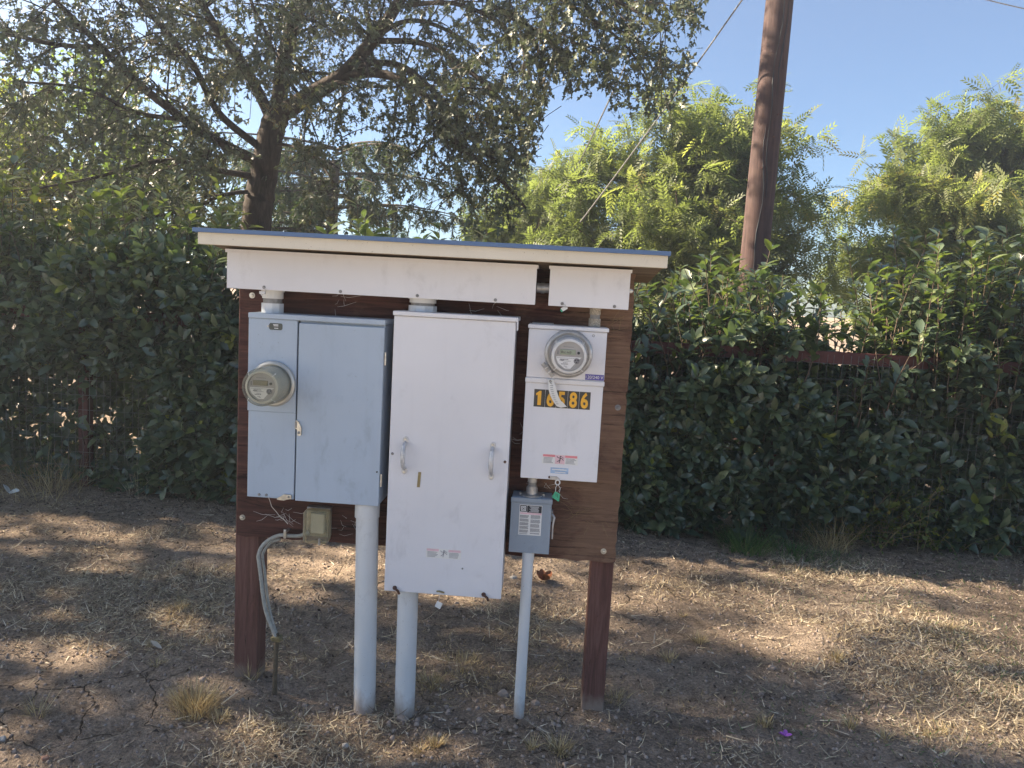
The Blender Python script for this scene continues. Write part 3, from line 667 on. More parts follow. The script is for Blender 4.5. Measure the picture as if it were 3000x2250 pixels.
for (dx, z) in ((0.3, 3.2), (-0.35, 2.9), (0.5, 3.42), (0.1, 2.1), (0.4, 1.9)):
    c_ = base+dirp*z; a = -math.pi/2+dx; rr = rw*(1.12-0.22*(z+.2)/8.7)
    q = M(); q.tube([(c_[0]+(rr-.01)*math.cos(a), c_[1]+(rr-.01)*math.sin(a), z), (c_[0]+(rr+.006)*math.cos(a), c_[1]+(rr+.006)*math.sin(a), z)], 0.012, 8); q.build('bolt', RUST, pole)
def line(label, a, b_, r=0.006, sag=0.15):
    pts = [a*(1-t_)+b_*t_+np.array([0, 0, -4*sag*t_*(1-t_)]) for t_ in np.linspace(0, 1, 16)]
    single(M().tube(pts, r, 6), 'overhead_wire', DULL, label, 'wire')
line('longer thin overhead wire rising steeply across open sky beside the utility pole', at(1700, 650, 10.3), at(2240, -95, 7.4), 0.0085, 0.04)
line('shorter thin overhead wire dropping out of the oak leaves behind the feathery tree', at(1640, 590, 12), at(1905, 30, 10), 0.012, 0.05)
line('short stretch of thin wire crossing the upper right corner of the sky', at(2780, -30, 14), at(3120, 50, 14), 0.009, 0.02)
for o in [o for o in COL.objects if o.name.startswith('overhead_wire')]: o['group'] = 'overhead wires'

# ------------------------------------------------------------------ fence
FY = 5.12; RZ = 1.235
fence = thing('wire_fence', 'oxblood painted rail fence with welded wire mesh threaded through the hedge', 'fence', (0, FY, 0))
for (xa, xb) in ((-5.6, -3.3), (-3.29, -0.9), (-0.89, 1.5), (1.51, 3.6), (3.61, 5.6)):
    M().box(xa, xb, FY, FY+0.04, RZ-0.05, RZ+0.03, 0.003).build('rail', FENCEP, fence)
for x in (-5.58, -3.295, -0.895, 0.47, 1.505, 3.605, 5.6):
    M().box(x-0.035, x+0.035, FY+0.045, FY+0.115, -0.1, RZ+0.02, 0.003).build('post', FENCEP, fence)
wm = bpy.data.meshes.new('wire'); bmw = M().tube([(0, 0, 0.02), (0, 0, RZ+0.01)], 0.0016, 4); bmw.bm.to_mesh(wm); wm.materials.append(WIREM)
wx = np.arange(-5.5, 5.55, 0.0508)
for x in wx:
    o = bpy.data.objects.new('wire', wm); COL.objects.link(o); o.parent = fence; o.location = (x+rng.normal(0, .002), -0.006, 0); o.rotation_euler = (0, rng.normal(0, .004), 0)
for z in np.arange(0.06, RZ, 0.102):
    pts = [(x, FY-0.009+0.004*math.sin(x*2+z*9), z+0.006*math.sin(x*1.3+z*5)) for x in np.linspace(-5.5, 5.5, 40)]
    M().tube(pts, 0.0016, 4).build('wire', WIREM, fence)

# ------------------------------------------------------------------ hedges
hl_me = bpy.data.meshes.new('leaf')
hl_me.from_pydata([tuple(v) for v in HL_V], [], [tuple(int(i) for i in f) for f in HL_F]); hl_me.materials.append(HEDGELEAF)
def hedge(label, x0, x1, top, seed, nspr, thin=(), density_top=1.0, shoots=60, shoot_h=(0.3, 0.6), windows=()):
    rg = np.random.default_rng(seed); root = thing('hedge', label, 'hedge', ((x0+x1)/2, 5.2, 0), 'hedge along the fence')
    bp, bd = [], []
    X = x0+(x1-x0)*rg.random(nspr); tz = top(X)
    Z = 0.03+rg.random(nspr)**0.92*tz
    bulge = 0.16*(fbm(X*1.6, Z*1.6, seed, 3)-0.45)*2+0.07*np.sin(X*2.1)
    front = 4.98-bulge+0.10*(Z < 0.18)
    layer = rg.random(nspr); Yp = front+np.where(layer < 0.52, rg.random(nspr)*0.16, 0.12+rg.random(nspr)*0.8)
    keep = np.ones(nspr, bool)
    for (a, b_, c_, d_, pr) in thin: keep &= ~((X > a) & (X < b_) & (Z > c_) & (Z < d_) & (Yp < FY+0.08) & (rg.random(nspr) < pr))
    gaps = fbm(X*3.3+5, Z*3.3, seed+9, 3); keep &= ~((gaps < 0.30) & (Yp < 5.25))
    X, Z, Yp = X[keep], Z[keep], Yp[keep]; n_ = len(X)
    D = unit(np.stack([rg.normal(0, .45, n_), -0.65+rg.normal(0, .35, n_), 0.45+rg.normal(0, .4, n_)], 1))
    stems = Twigs(); LP, LD, LN, LS = [], [], [], []
    def sprig(p, d, L, k, ls):
        q = spline([p-d*L*0.6, p, p+d*L*0.5+np.array([0, 0, .02])], 5); stems.add(q, 0.0035, 0.0015, 3)
        a = rg.random()*6.28; u1 = unit(np.cross(d, np.array([0.2, 0.3, 1.0]))); u2 = np.cross(d, u1)
        for j in range(k):
            a += 2.4; t = 0.15+0.85*j/k; pos = p-d*L*0.6+(d*L*1.1)*t; sp = 1.15-0.75*t
            rd = u1*math.cos(a)+u2*math.sin(a); ld = unit(rd*sp+d*(0.35+0.8*t)); LP.append(pos); LD.append(ld); LN.append(unit(d*1.0-rd*0.35+rg.normal(0, .25, 3)+np.array([0, -0.1, 0.35]))); LS.append(ls*(0.55+0.65*rg.random())*(1.0-0.35*(t > 0.85)))
    for i in range(n_): sprig(np.array([X[i], Yp[i], Z[i]]), D[i], 0.10+0.06*rg.random(), 8, 0.100)
    nb = len(LP)
    for i in range(shoots):
        x = x0+(x1-x0)*rg.random(); z0 = float(top(np.array([x]))[0])-0.25; h = (shoot_h[0]+rg.random()*(shoot_h[1]-shoot_h[0]))*(1.0 if x < 2.1 else 1.5); y = 5.0+rg.random()*0.9
        d = unit(np.array([rg.normal(0, .18), rg.normal(0, .15)-0.05, 1.0])); c_ = spline([np.array([x, y, z0]), np.array([x, y, z0])+d*h*0.5+rg.normal(0, .03, 3), np.array([x, y, z0])+d*h*1.15+rg.normal(0, .05, 3)], 8)
        stems.add(c_, 0.006, 0.002, 4)
        for j in range(int(h/0.024)):
            t = rg.random()**0.8; k = min(int(t*7), 6); pos = c_[k]+(c_[k+1]-c_[k])*rg.random(); dd = unit(c_[k+1]-c_[k]); rd = unit(np.cross(dd, rg.normal(0, 1, 3)))
            LP.append(pos); LD.append(unit(rd+dd*0.75)); LN.append(unit(dd-rd*0.4)); LS.append(0.098*(0.55+0.7*rg.random()))
    LP, LD, LN, LS = map(np.array, (LP, LD, LN, LS)); ok = np.ones(len(LP), bool); spr = np.zeros(len(LP), bool); spr[:nb] = np.repeat(rg.random(n_) < 0.012, 8)
    for (a, b_, c_, d_, pr) in windows: ok &= ~((LP[:, 0] > a) & (LP[:, 0] < b_) & (LP[:, 2] > c_) & (LP[:, 2] < d_) & (LP[:, 1] < FY+0.02) & (rg.random(len(LP)) < pr))
    LP, LD, LN, LS, spr = LP[ok], LD[ok], LN[ok], LS[ok], spr[ok]; N = len(LP)
    tone = np.clip(rg.random(N)**1.3*0.85+0.25*(fbm(LP[:, 0]*2, LP[:, 2]*2, seed+3, 2)-0.4)+0.55*np.clip(LP[:, 2]-1.15, 0, 1), 0, 0.93)  # upper leaves toned lighter to paint in sunlight on the shoots
    yng = rg.random(N) < 0.012; tone[yng] = 0.94+0.06*rg.random(yng.sum())
    tone[spr] = 0.95+0.05*rg.random(spr.sum())
    Rm = frames(LD, LN)
    front_ = (LP[:, 1] < 5.0) & (LP[:, 2] < 1.9) & (LP[:, 2] > 0.05)
    # the 295 leaves that show largest: nearest the camera, in view
    v = LP-CAM; dep = v@CF; px = PW/2+FOC*(v@CR)/dep; py = PH/2-FOC*(v@CU)/dep
    blocked = (px > 690) & (px < 1860) & (py > 680) & (py < 1600)
    inview = front_ & (px > 20) & (px < 2980) & ~blocked
    score = np.where(inview, LS/dep*np.abs(Rm[:, 1, 2]), -1); pick = np.argsort(-score)[:295]
    msk = np.zeros(N, bool); msk[pick] = True
    o = stems.build('stems', STEM, root); o['kind'] = 'stuff'
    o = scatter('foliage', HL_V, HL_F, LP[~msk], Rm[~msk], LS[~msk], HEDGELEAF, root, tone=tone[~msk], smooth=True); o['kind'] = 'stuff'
    tones = [0.1, 0.3, 0.5, 0.7, 0.9]; mes = []
    for tn in tones:
        me = hl_me.copy(); a_ = me.attributes.new('tone', 'FLOAT', 'POINT'); a_.data.foreach_set('value', np.full(len(me.vertices), tn, np.float32)); me.shade_smooth(); mes.append(me)
    for i in pick:
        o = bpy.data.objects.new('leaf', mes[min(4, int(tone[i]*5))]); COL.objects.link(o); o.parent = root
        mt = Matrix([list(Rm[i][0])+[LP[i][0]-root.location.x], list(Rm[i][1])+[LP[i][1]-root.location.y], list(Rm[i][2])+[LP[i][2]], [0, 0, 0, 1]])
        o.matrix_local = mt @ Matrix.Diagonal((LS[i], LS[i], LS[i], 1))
    return root
def topL(x): return 1.50+0.18*np.sin(x*1.7+1)+0.35*(fbm(np.asarray(x)*2.2+40, np.asarray(x)*0+3.3, 61, 3)-0.44)*2+0.10*np.sin(x*4.1)+0.10*np.clip(-x-3, 0, 2)
def topR(x): return 1.22+0.12*np.sin(x*2.0)+0.10*np.sin(x*5.3+1)+0.10*np.clip(x-2, 0, 2)
lw = at(300, 1300, FY); 
hedge('tall dark glossy leaved hedge left of the meter board and partly behind it', -5.7, -0.30, topL, 601, 6600,
      thin=((-3.75, -2.75, 0.10, 0.85, 0.80), (-4.4, -3.6, 0.30, 0.55, 0.5), (-0.6, -0.3, 0, 2, 0.3)), shoots=420, shoot_h=(0.15, 0.75), windows=((-3.7, -2.8, 0.10, 0.85, 0.8), (-4.2, -3.7, 0.25, 0.6, 0.6), (-2.7, -2.3, 1.0, 1.3, 0.6)))
hedge('dark glossy leaved hedge right of the meter board with loose shoots toned as sunlit on top', -0.29, 5.4, topR, 602, 6600,
      thin=((0.25, 0.85, 1.0, 1.32, 0.8), (1.65, 2.4, 1.14, 1.3, 0.5), (1.75, 3.1, 0.35, 1.22, 0.6), (2.0, 2.6, 0.05, 0.5, 0.5), (1.3, 1.8, 0.3, 0.9, 0.35)), shoots=760, shoot_h=(0.2, 0.66), windows=((0.25, 0.78, 1.05, 1.31, 0.85), (0.3, 0.7, 0.85, 1.05, 0.5), (1.7, 2.4, 1.15, 1.29, 0.6), (1.8, 2.9, 0.4, 1.1, 0.35)))

# ------------------------------------------------------------------ meter board (posts, plywood, roof)
BX0, BX1, BZ0, BZ1, BYF = -1.145, 0.262, 0.566, 1.622, 2.72
mb = thing('meter_board', 'dark red stained plywood board on two posts under a small blue edged roof', 'meter board', (-0.44, 2.74, 0))
def rough_board():
    q = M(); nxx, nzz = 60, 40
    out = [(BX0, BZ0)]
    rg = np.random.default_rng(3)
    bot = [(BX0+(BX1-BX0)*k/40, BZ0+rg.normal(0, .0016)) for k in range(41)]
    rt = [(BX1+rg.normal(0, .0012)-(0.004 if rg.random() < .15 else 0), BZ0+(BZ1-BZ0)*k/50) for k in range(1, 50)]
    lf = [(BX0+rg.normal(0, .0015), BZ1-(BZ1-BZ0)*k/50) for k in range(1, 50)]
    q.plate(bot+rt+[(BX1, BZ1), (BX0, BZ1)]+lf, BYF, BYF+0.019)
    return q
rough_board().build('backboard', BOARD, mb)
M().box(-1.157, -1.067, 2.7395, 2.829, -0.12, 1.575, 0.003).build('post', POST, mb)
M().box(0.176, 0.259, 2.7395, 2.829, -0.12, 1.575, 0.003).build('post', POST, mb)
# roof slopes down to the rear
RX0, RX1 = -1.174, 0.332
roof = M().poly([(RX0, 2.47, 1.6215), (RX1, 2.47, 1.6215), (RX1, 2.92, 1.570), (RX0, 2.92, 1.570)])
roof = M(); 
def slab(q, x0, x1, y0, y1, zf, zb, th):
    v = [q.bm.verts.new(p) for p in ((x0, y0, zf), (x1, y0, zf), (x1, y1, zb), (x0, y1, zb), (x0, y0, zf+th), (x1, y0, zf+th), (x1, y1, zb+th), (x0, y1, zb+th))]
    for f in ((0, 3, 2, 1), (4, 5, 6, 7), (0, 1, 5, 4), (1, 2, 6, 5), (2, 3, 7, 6), (3, 0, 4, 7)): q.bm.faces.new([v[i] for i in f])
    return q
rf = slab(M(), RX0+.002, RX1-.002, 2.4705, 2.93, 1.630, 1.583, 0.018).build('roof', UNDER, mb)
slab(M(), RX0-0.012, RX1+0.006, 2.438, 2.94, 1.6575, 1.609, 0.010).build('roof_sheet', ROOFM, rf)
M().box(RX0, RX1, 2.45, 2.4695, 1.618, 1.657, 0.0015).build('fascia', FASCIA, rf)
M().box(RX0-0.012, RX1+0.006, 2.4355, 2.4375, 1.6560, 1.6695).build('drip_edge', ROOFM, rf)
for x, z in ((-1.123, 0.636), (0.217, 0.606), (0.232, 1.134), (-1.100, 1.458)):
    bo = M().lathe([(0.0105, 2.7195), (0.0105, 2.7172), (0.006, 2.7172)], x, z, 20).lathe([(0.0062, 2.7172), (0.0062, 2.7105), (0.0, 2.7095)], x, z, 6).build('bolt', ZINC if x != 0.232 else DULL, mb)
# cobwebs and debris on the board
rg = np.random.default_rng(12)
for (cx, cz, n_) in ((-0.78, 1.445, 7), (-0.25, 1.45, 6), (0.2, 1.43, 9), (-0.96, 0.66, 14), (0.12, 0.76, 12), (-0.73, 0.64, 12), (0.02, 0.83, 6), (-0.105, 1.0, 5), (0.19, 0.72, 6)):
    q = M()
    for k in range(n_):
        a = rg.random()*6.28; L = 0.02+0.06*rg.random(); x, z = cx+rg.normal(0, .03), cz+rg.normal(0, .015); p0 = (x, BYF-0.002, z); p2 = (x+L*math.cos(a), BYF-0.003-0.012*rg.random(), z+L*math.sin(a)*0.7); p1 = ((p0[0]+p2[0])/2+rg.normal(0, .006), BYF-0.010, (p0[2]+p2[2])/2-0.006)
        q.tube([p0, p1, p2], [0.0003, 0.0006, 0.0003], 4)
    lab = {-0.78: 'thin cobweb strands on the board between the long trough and the blue grey cabinet', -0.25: 'thin cobweb strands above the tall central box', 0.2: 'cobweb strands above the right meter box at the board edge', -0.96: 'dusty cobweb on the board left of the clear outlet cover',
           0.12: 'cobweb and dry bits on bare plywood right of the small switch box', -0.73: 'dusty cobweb between outlet cover and thick left pipe', 0.02: 'cobweb above the small switch box', -0.105: 'cobweb in the slot between the central box and the right meter box', 0.19: 'cobweb strands low on the bare plywood right of the small switch'}[cx]
    single(q, 'cobweb', PAPER if cx < 0.1 else STRAWGOLD, lab, 'cobweb', group='cobwebs on the board')['kind'] = 'stuff'

def screw(x, z, y, parent, r=0.0045, mat=ZINC, name='screw'):
    return M().lathe([(r, y), (r, y-0.0015), (r*0.7, y-0.003), (0, y-0.0032)], x, z, 12).box(x-r*0.8, x+r*0.8, y-0.0036, y-0.0031, z-0.0006, z+0.0006).build(name, mat, parent)

# ------------------------------------------------------------------ wiring troughs under the roof
def trough(label, x0, x1, screws, seal):
    t = thing('wiring_trough', label, 'metal trough', ((x0+x1)/2, 2.72, 1.48), 'metal troughs under the roof')
    M().box(x0+.004, x1-.004, 2.575, 2.7185, 1.484, 1.600, 0.002).build('body', WHITE_STEEL, t)
    M().box(x0+0.001, x1-0.001, 2.570, 2.5745, 1.481, 1.6040, 0.001).build('cover', WHITE_STEEL, t)
    M().box(x0-.003, x1+.003, 2.5665, 2.7185, 1.6045, 1.6125, 0.0015).box(x0-.003, x1+.003, 2.5635, 2.5664, 1.6015, 1.6125).build('hood', WHITE_STEEL, t)
    for x in screws: screw(x, 1.490, 2.570, t, 0.0055, DULL)
    return t
tr1 = trough('long white grey metal trough under the roof above the two big cabinets', -1.130, -0.077, (-0.999, -0.736, -0.474, -0.211), -0.999)
tr2 = trough('short white grey metal trough at the right end under the roof', -0.035, 0.232, (0.012, 0.185), 0.012)
screw(0.243, 1.545, 2.66, tr2, 0.008, ZINC, 'bolt')

# nipples (short pipes between boxes)
def nipple(label, x, y, z0, z1, r, mat, ring=True):
    t = thing('pipe_nipple', label, 'pipe fitting', (x, y, z0), 'short pipe fittings between the boxes')
    h = z1-z0
    M().vcyl([(r*0.9, z0), (r*0.9, z1)], x, y, 28).build('pipe', DULL if ring else mat, t, True)
    M().vcyl([(r*0.9, z0), (r*1.08, z0), (r*1.08, z0+h*0.42), (r*0.9, z0+h*0.42)], x, y, 10 if r > 0.03 else 24).build('hub', GALV if mat is GALV else mat, t, r < 0.03)
    M().vcyl([(r*0.9, z0+h*0.62), (r, z0+h*0.62), (r, z0+h*0.9), (r*1.1, z0+h*0.9), (r*1.1, z1), (r*.9, z1)], x, y, 28).build('collar', mat, t, True)
nipple('short grey pipe fitting between the long trough and the blue grey cabinet', -1.000, 2.655, 1.4015, 1.4835, 0.036, PVC)
nipple('wide faceted fitting between the long trough and the tall central box', -0.469, 2.655, 1.4365, 1.4835, 0.046, PVC)
nipple('narrow speckled fitting between the short trough and the right meter box', 0.127, 2.655, 1.4165, 1.4835, 0.019, plain('speckled_tan_fitting', (0.36, 0.32, 0.26), 0.7, 0.1, 0.5, 220))
nipple('narrow grey fitting between the right meter box and the small switch box', -0.054, 2.66, 0.8135, 0.8875, 0.0165, GALV)
hn = thing('pipe_nipple', 'horizontal galvanised pipe joining the long and short troughs', 'pipe fitting', (-0.055, 2.65, 1.54), 'short pipe fittings between the boxes')
M().tube([(-0.0765, 2.64, 1.539), (-0.0355, 2.64, 1.539)], 0.0165, 20).build('pipe', GALV, hn, True)
M().tube([(-0.063, 2.64, 1.539), (-0.050, 2.64, 1.539)], 0.0185, 20).build('collar', GALV, hn, True)

# ------------------------------------------------------------------ blue grey cabinet
cb = thing('meter_cabinet', 'wide blue grey steel cabinet with a tall door under the long trough', 'electrical cabinet', (-0.816, 2.72, 0.757))
X0, X1, Z0, Z1 = -1.049, -0.581, 0.757, 1.384
M().box(X0+.002, X1-.001, 2.5895, 2.7185, Z0, Z1, 0.0015).build('body', BLUE_STEEL, cb)
M().box(X0-.003, X1+.002, 2.568, 2.7185, Z1+.0005, 1.4025, 0.002).build('hood', BLUE_STEEL, cb)
M().box(X0-.003, -0.8825, 2.574, 2.589, 1.064, Z1, 0.0012).build('meter_panel', BLUE_STEEL, cb)
M().box(X0, -0.8825, 2.577, 2.589, Z0+.001, 1.0635, 0.0012).build('lower_panel', BLUE_STEEL, cb)
M().box(-0.882, -0.8765, 2.5855, 2.589, Z0+.002, Z1-.001).build('gap_shade', DARKGAP, cb)  # dark strip painted in for the shade inside the panel gap
door = M().box(-0.876, X1, 2.5715, 2.5888, Z0-.001, Z1-.008, 0.0018).build('door', BLUE_STEEL, cb)
# square emblem pressed in the door
q = M(); ex, ez = -0.730, 1.122
for (a, b_) in ((0.0120, 0.0105), (0.0062, 0.0050)):
    q.box(ex-a, ex+a, 2.5705, 2.5714, ez+b_, ez+a).box(ex-a, ex+a, 2.5705, 2.5714, ez-a, ez-b_).box(ex-a, ex-b_, 2.5705, 2.5714, ez-b_, ez+b_).box(ex+b_, ex+a, 2.5705, 2.5714, ez-b_, ez+b_)
q.build('emblem', BLUE_STEEL, door)
q = M().plate([(-0.8755, 1.042), (-0.866, 1.036), (-0.857, 1.016), (-0.857, 0.992), (-0.862, 0.988), (-0.870, 0.990), (-0.871, 1.010), (-0.879, 1.014), (-0.880, 1.034)], 2.5625, 2.5700)
q.build('latch', ZINC, door); screw(-0.8645, 0.999, 2.5625, door, 0.005, DULL, 'rivet')
M().tube([(-0.8755, 2.562, 1.038), (-0.8755, 2.562, 1.016)], 0.003, 8).build('latch_pin', DULL, door)
q = M().plate([(-0.938, 0.762), (-0.926, 0.768), (-0.915, 0.777), (-0.889, 0.776), (-0.888, 0.763), (-0.905, 0.759), (-0.913, 0.755), (-0.938, 0.757)], 2.5655, 2.5765)
q.build('latch', ZINC, cb); screw(-0.8965, 0.769, 2.5655, cb, 0.004, DULL)
for x in (-1.006, -0.980): screw(x, 0.768, 2.577, cb, 0.005, DULL)
for z in (1.27, 0.847): M().tube([(X1+.004, 2.58, z-0.022), (X1+.004, 2.58, z+0.022)], 0.004, 10).build('hinge', ZINC, cb)
M().lathe([(0.003, 2.5715), (0.003, 2.5685), (0, 2.568)], -0.590, 0.878, 8).build('screw', BLACK, door)
pl = M().plate([(-0.976, 1.3475), (-0.980, 1.352), (-0.980, 1.366), (-0.976, 1.3705), (-0.938, 1.3705), (-0.934, 1.366), (-0.934, 1.352), (-0.938, 1.3475)], 2.5725, 2.5739).build('name_plate', plain('dark_name_plate', (0.06, 0.07, 0.065), 0.4), cb)
q = M()
for k, z in enumerate((1.3655, 1.3615, 1.3535)): q.box(-0.966+.002*k, -0.948, 2.5717, 2.5724, z-.0011, z+.0011)
q.build('print', WHITE, pl)
screw(-0.984, 1.359, 2.574, cb, 0.0035)

# ------------------------------------------------------------------ electricity meters
def meter(label, x, z, yb, yf, cover, bodym, ringr, lcd, lcdtext, rimm, fx=0.0, fz=0.0):
    t = thing('electricity_meter', label, 'electricity meter', (x, yb, z), 'round electricity meters')
    M().lathe([(ringr*0.80, yb), (ringr, yb), (ringr+.002, yb-0.006), (ringr, yb-0.014), (ringr*0.93, yb-0.018), (ringr*0.88, yb-0.018), (ringr*0.88, yb-0.004)], x, z, 56).build('ring', rimm, t, True)
    M().lathe([(0.058, yb-.004), (0.057, yf+0.018), (0.0555, yf+0.012), (0.050, yf+0.010), (0.0475, yf+0.010)], x, z, 48).build('housing', bodym, t, True)
    fy = yf+0.016
    face = M().lathe([(0.0475, fy), (0.0, fy)], x, z, 48).build('face', METERGREY, t)
    # white lower print area: a funnel shape
    M().poly([(x-.041, fy-.0008, z-.002), (x+.041, fy-.0008, z-.002), (x+.030, fy-.0008, z-.010), (x+.006, fy-.0008, z-.040), (x-.012, fy-.0008, z-.040), (x-.034, fy-.0008, z-.024), (x-.0405, fy-.0008, z-.010)]).build('print_field', WHITE, face)
    M().box(x-.030, x+.020, fy-.0035, fy-.0002, z+.005, z+.0215, 0.001).build('display', lcd, face)
    if lcdtext: text('digits', lcdtext, x-.026, z+.0095, fy-.0038, 0.0078, INK, face, 0.01, 0.95)
    M().lathe([(0.0045, fy-.0004), (0.0045, fy-.003), (0, fy-.0032)], x+.0295, z+.012, 14).build('optical_port', BLACK, face)
    M().lathe([(0.0095, fy-.0009), (0.0095, fy-.0026), (0, fy-.0028)], x+.025, z-.014, 20).build('seal_disc', GREYINK, face)
    q = M()
    for a in (0.5, 2.6, 4.7): q.lathe([(0.0024, fy-.0030), (0, fy-.0034)], x+.025+.0048*math.cos(a), z-.014+.0048*math.sin(a), 10)
    q.build('seal_mark', INK, face)
    q = M()
    M_rows = [(z+.030, -.020, .014, .0007), (z-.006, -.038, .030, .0006), (z-.0105, -.028, -.002, .0012), (z-.0135, -.030, -.016, .0012), (z-.0155, -.026, .006, .0007), (z-.0215, -.018, -.004, .0008), (z-.0255, -.024, -.002, .0012), (z-.0320, -.016, -.006, .0007), (z-.0350, -.010, -.004, .0009)]
    for (zz_, a, b_, hh) in M_rows:
        xx = a
        while xx < b_:
            L = 0.002+0.004*random.random(); q.box(x+xx, x+min(b_, xx+L), fy-.0016, fy-.0009, zz_-hh, zz_+hh); xx += L+0.0009
    q.build('fine_print', GREYINK, face)
    q = M()
    for k in range(3): q.box(x-.0385, x-.0345, fy-.0012, fy-.0002, z+.005+.0042*k, z+.008+.0042*k)
    q.build('status_mark', GREYINK, face)
    M().lathe([(0.0655, yb-.012), (0.0645, yf+0.020), (0.0635, yf+0.006), (0.0600, yf), (0.0560, yf-.0015), (0.0540, yf+.001), (0.0, yf+.0015)], x, z, 64).build('cover', cover, t, True)
    q = M()
    for a in (0.25*math.pi, 0.75*math.pi, 1.25*math.pi, 1.75*math.pi):
        c_, s_ = math.cos(a), math.sin(a); q.tube([(x+.055*c_, yf-.0005, z+.055*s_), (x+.066*c_, yf+.012, z+.066*s_)], 0.0016, 6)
    q.build('cover_rib', METERWHITE, t)
    return t
meter('deep cloudy domed meter on the blue grey cabinet with a blank brownish display', -0.9600, 1.163, 2.5735, 2.452, COVER1, METERCREAM, 0.0770, LCDOLD, None, plain('pale_meter_ring', (0.50, 0.50, 0.47), 0.4, 0.4))
meter('clear glass meter with lit green display on the upper part of the right box', 0.0440, 1.3240, 2.5875, 2.448, COVER2, METERWHITE, 0.0790, LCD, '8cc nc0', GALV)

# ------------------------------------------------------------------ tall central box
pb_ = thing('pull_box', 'tall white grey steel box with two handles in the middle of the board', 'electrical box', (-0.342, 2.72, 0.462))
PX0, PX1, PZ0, PZ1 = -0.547, -0.137, 0.461, 1.421
M().box(PX0+.003, PX1-.003, 2.567, 2.7185, PZ0+.002, PZ1-.001, 0.0015).build('body', WHITE_STEEL, pb_)
cov = M().box(PX0, PX1, 2.558, 2.5665, PZ0, PZ1-.001, 0.0015).build('cover', WHITE_STEEL, pb_)
M().box(PX0-.003, PX1+.007, 2.548, 2.7185, PZ1+.0002, 1.4360, 0.002).box(PX1+.0035, PX1+.007, 2.549, 2.60, PZ1-.028, PZ1).build('hood', WHITE_STEEL, pb_)
for hx in (-0.492, -0.193):
    h_ = M()
    for zz_ in (1.000, 0.892):
        h_.plate([(hx+.010*math.cos(a), zz_+.012*math.sin(a)) for a in np.linspace(0, 6.283, 14)[:-1]], 2.5545, 2.5578)
    h_.tube([(hx, 2.556, 0.990), (hx, 2.532, 0.980), (hx-.001, 2.526, 0.965), (hx-.001, 2.526, 0.927), (hx, 2.532, 0.912), (hx, 2.556, 0.902)], [0.007, 0.008, 0.0085, 0.0085, 0.008, 0.007], 8)
    ho = h_.build('handle', HANDLEM, pb_, True)
    screw(hx, 1.003, 2.5543, ho, 0.0045); screw(hx, 0.889, 2.5543, ho, 0.0045)
M().plate([(-0.4335, 0.891), (-0.4435, 0.891), (-0.4465, 0.838), (-0.4365, 0.838)], 2.5565, 2.5579).build('paint_chip', BRASS, cov)
screw(-0.5355, 0.949, 2.558, pb_, 0.0048, DULL); screw(-0.149, 0.946, 2.558, pb_, 0.0048, RUST); screw(-0.276, 0.561, 2.558, pb_, 0.003, DULL)
for (hx, mt_) in ((-0.5035, RUST), (-0.192, RUST)):
    M().tube([(hx-.010, 2.556, 0.476), (hx, 2.549, 0.472), (hx+.008, 2.549, 0.466), (hx+.011, 2.552, 0.455)], 0.0042, 8).lathe([(0.008, 2.5575), (0.007, 2.553), (0, 2.552)], hx-.006, 0.474, 10).build('hook', mt_, pb_)
M().tube([(-0.361, 2.556, 0.4735), (-0.352, 2.551, 0.476), (-0.343, 2.551, 0.474), (-0.336, 2.556, 0.4705)], 0.0032, 8).build('hasp', BRASS, pb_)
def sticker(x0, z0, w_, h_, y, parent, faded, rot=-0.0):
    """warning sticker: two red headers, a struck figure in the middle, fine print"""
    st = M().box(x0, x0+w_, y-.0006, y-.0001, z0, z0+h_).build('warning_sticker', PAPER, parent)
    hd = RED if not faded else PINK
    for a, b_ in ((.02, .36), (.64, .98)): M().box(x0+w_*a, x0+w_*b_, y-.0011, y-.0007, z0+h_*.72, z0+h_*.95).build('red_header', hd, st)
    M().box(x0+w_*.365, x0+w_*.635, y-.0011, y-.0007, z0+h_*.05, z0+h_*.95).build('pink_field', PAPER if faded else PINK, st)
    q = M(); cx, cz = x0+w_*.5, z0+h_*.5; u_ = h_*.42
    def st_(a, b_, th=.0010): q.tube([(cx+a[0]*u_, y-.0016, cz+a[1]*u_), (cx+b_[0]*u_, y-.0016, cz+b_[1]*u_)], th, 5)
    st_((0.05, .45), (0.0, -.1), .0016); st_((0, -.1), (-.65, -.55)); st_((0, -.1), (-.1, -.85)); st_((.05, .4), (-.55, .45)); st_((-.55, .45), (-.75, .8)); st_((.05, .4), (.5, .25)); st_((.5, .25), (.85, -.2)); st_((.85, .35), (.35, .75), .0007)
    q.lathe([(0.0026, y-.0012), (0.0026, y-.0019), (0, y-.002)], cx+.1*u_, cz+.72*u_, 10); q.build('figure', GREYINK if faded else INK, st)
    q = M()
    for k in range(5):
        zz_ = z0+h_*(.62-.12*k)
        for (a, b_) in ((.04, .34), (.66, .96)):
            q.box(x0+w_*a, x0+w_*(b_-.08*random.random()), y-.0010, y-.0007, zz_-h_*.025, zz_+h_*.02)
    q.build('fine_print', GREYINK, st)
    return st
sticker(-0.405, 0.592, 0.122, 0.034, 2.558, cov, True)
tgp = M().plate([(-0.356, 0.446), (-0.337, 0.438), (-0.345, 0.417), (-0.364, 0.426)], 2.5385, 2.5400).tube([(-0.352, 2.5395, 0.443), (-0.349, 2.545, 0.466)], 0.0005, 4)
single(tgp, 'seal_tag', PAPER, 'small white seal tag hanging under the middle of the tall central box', 'tag')

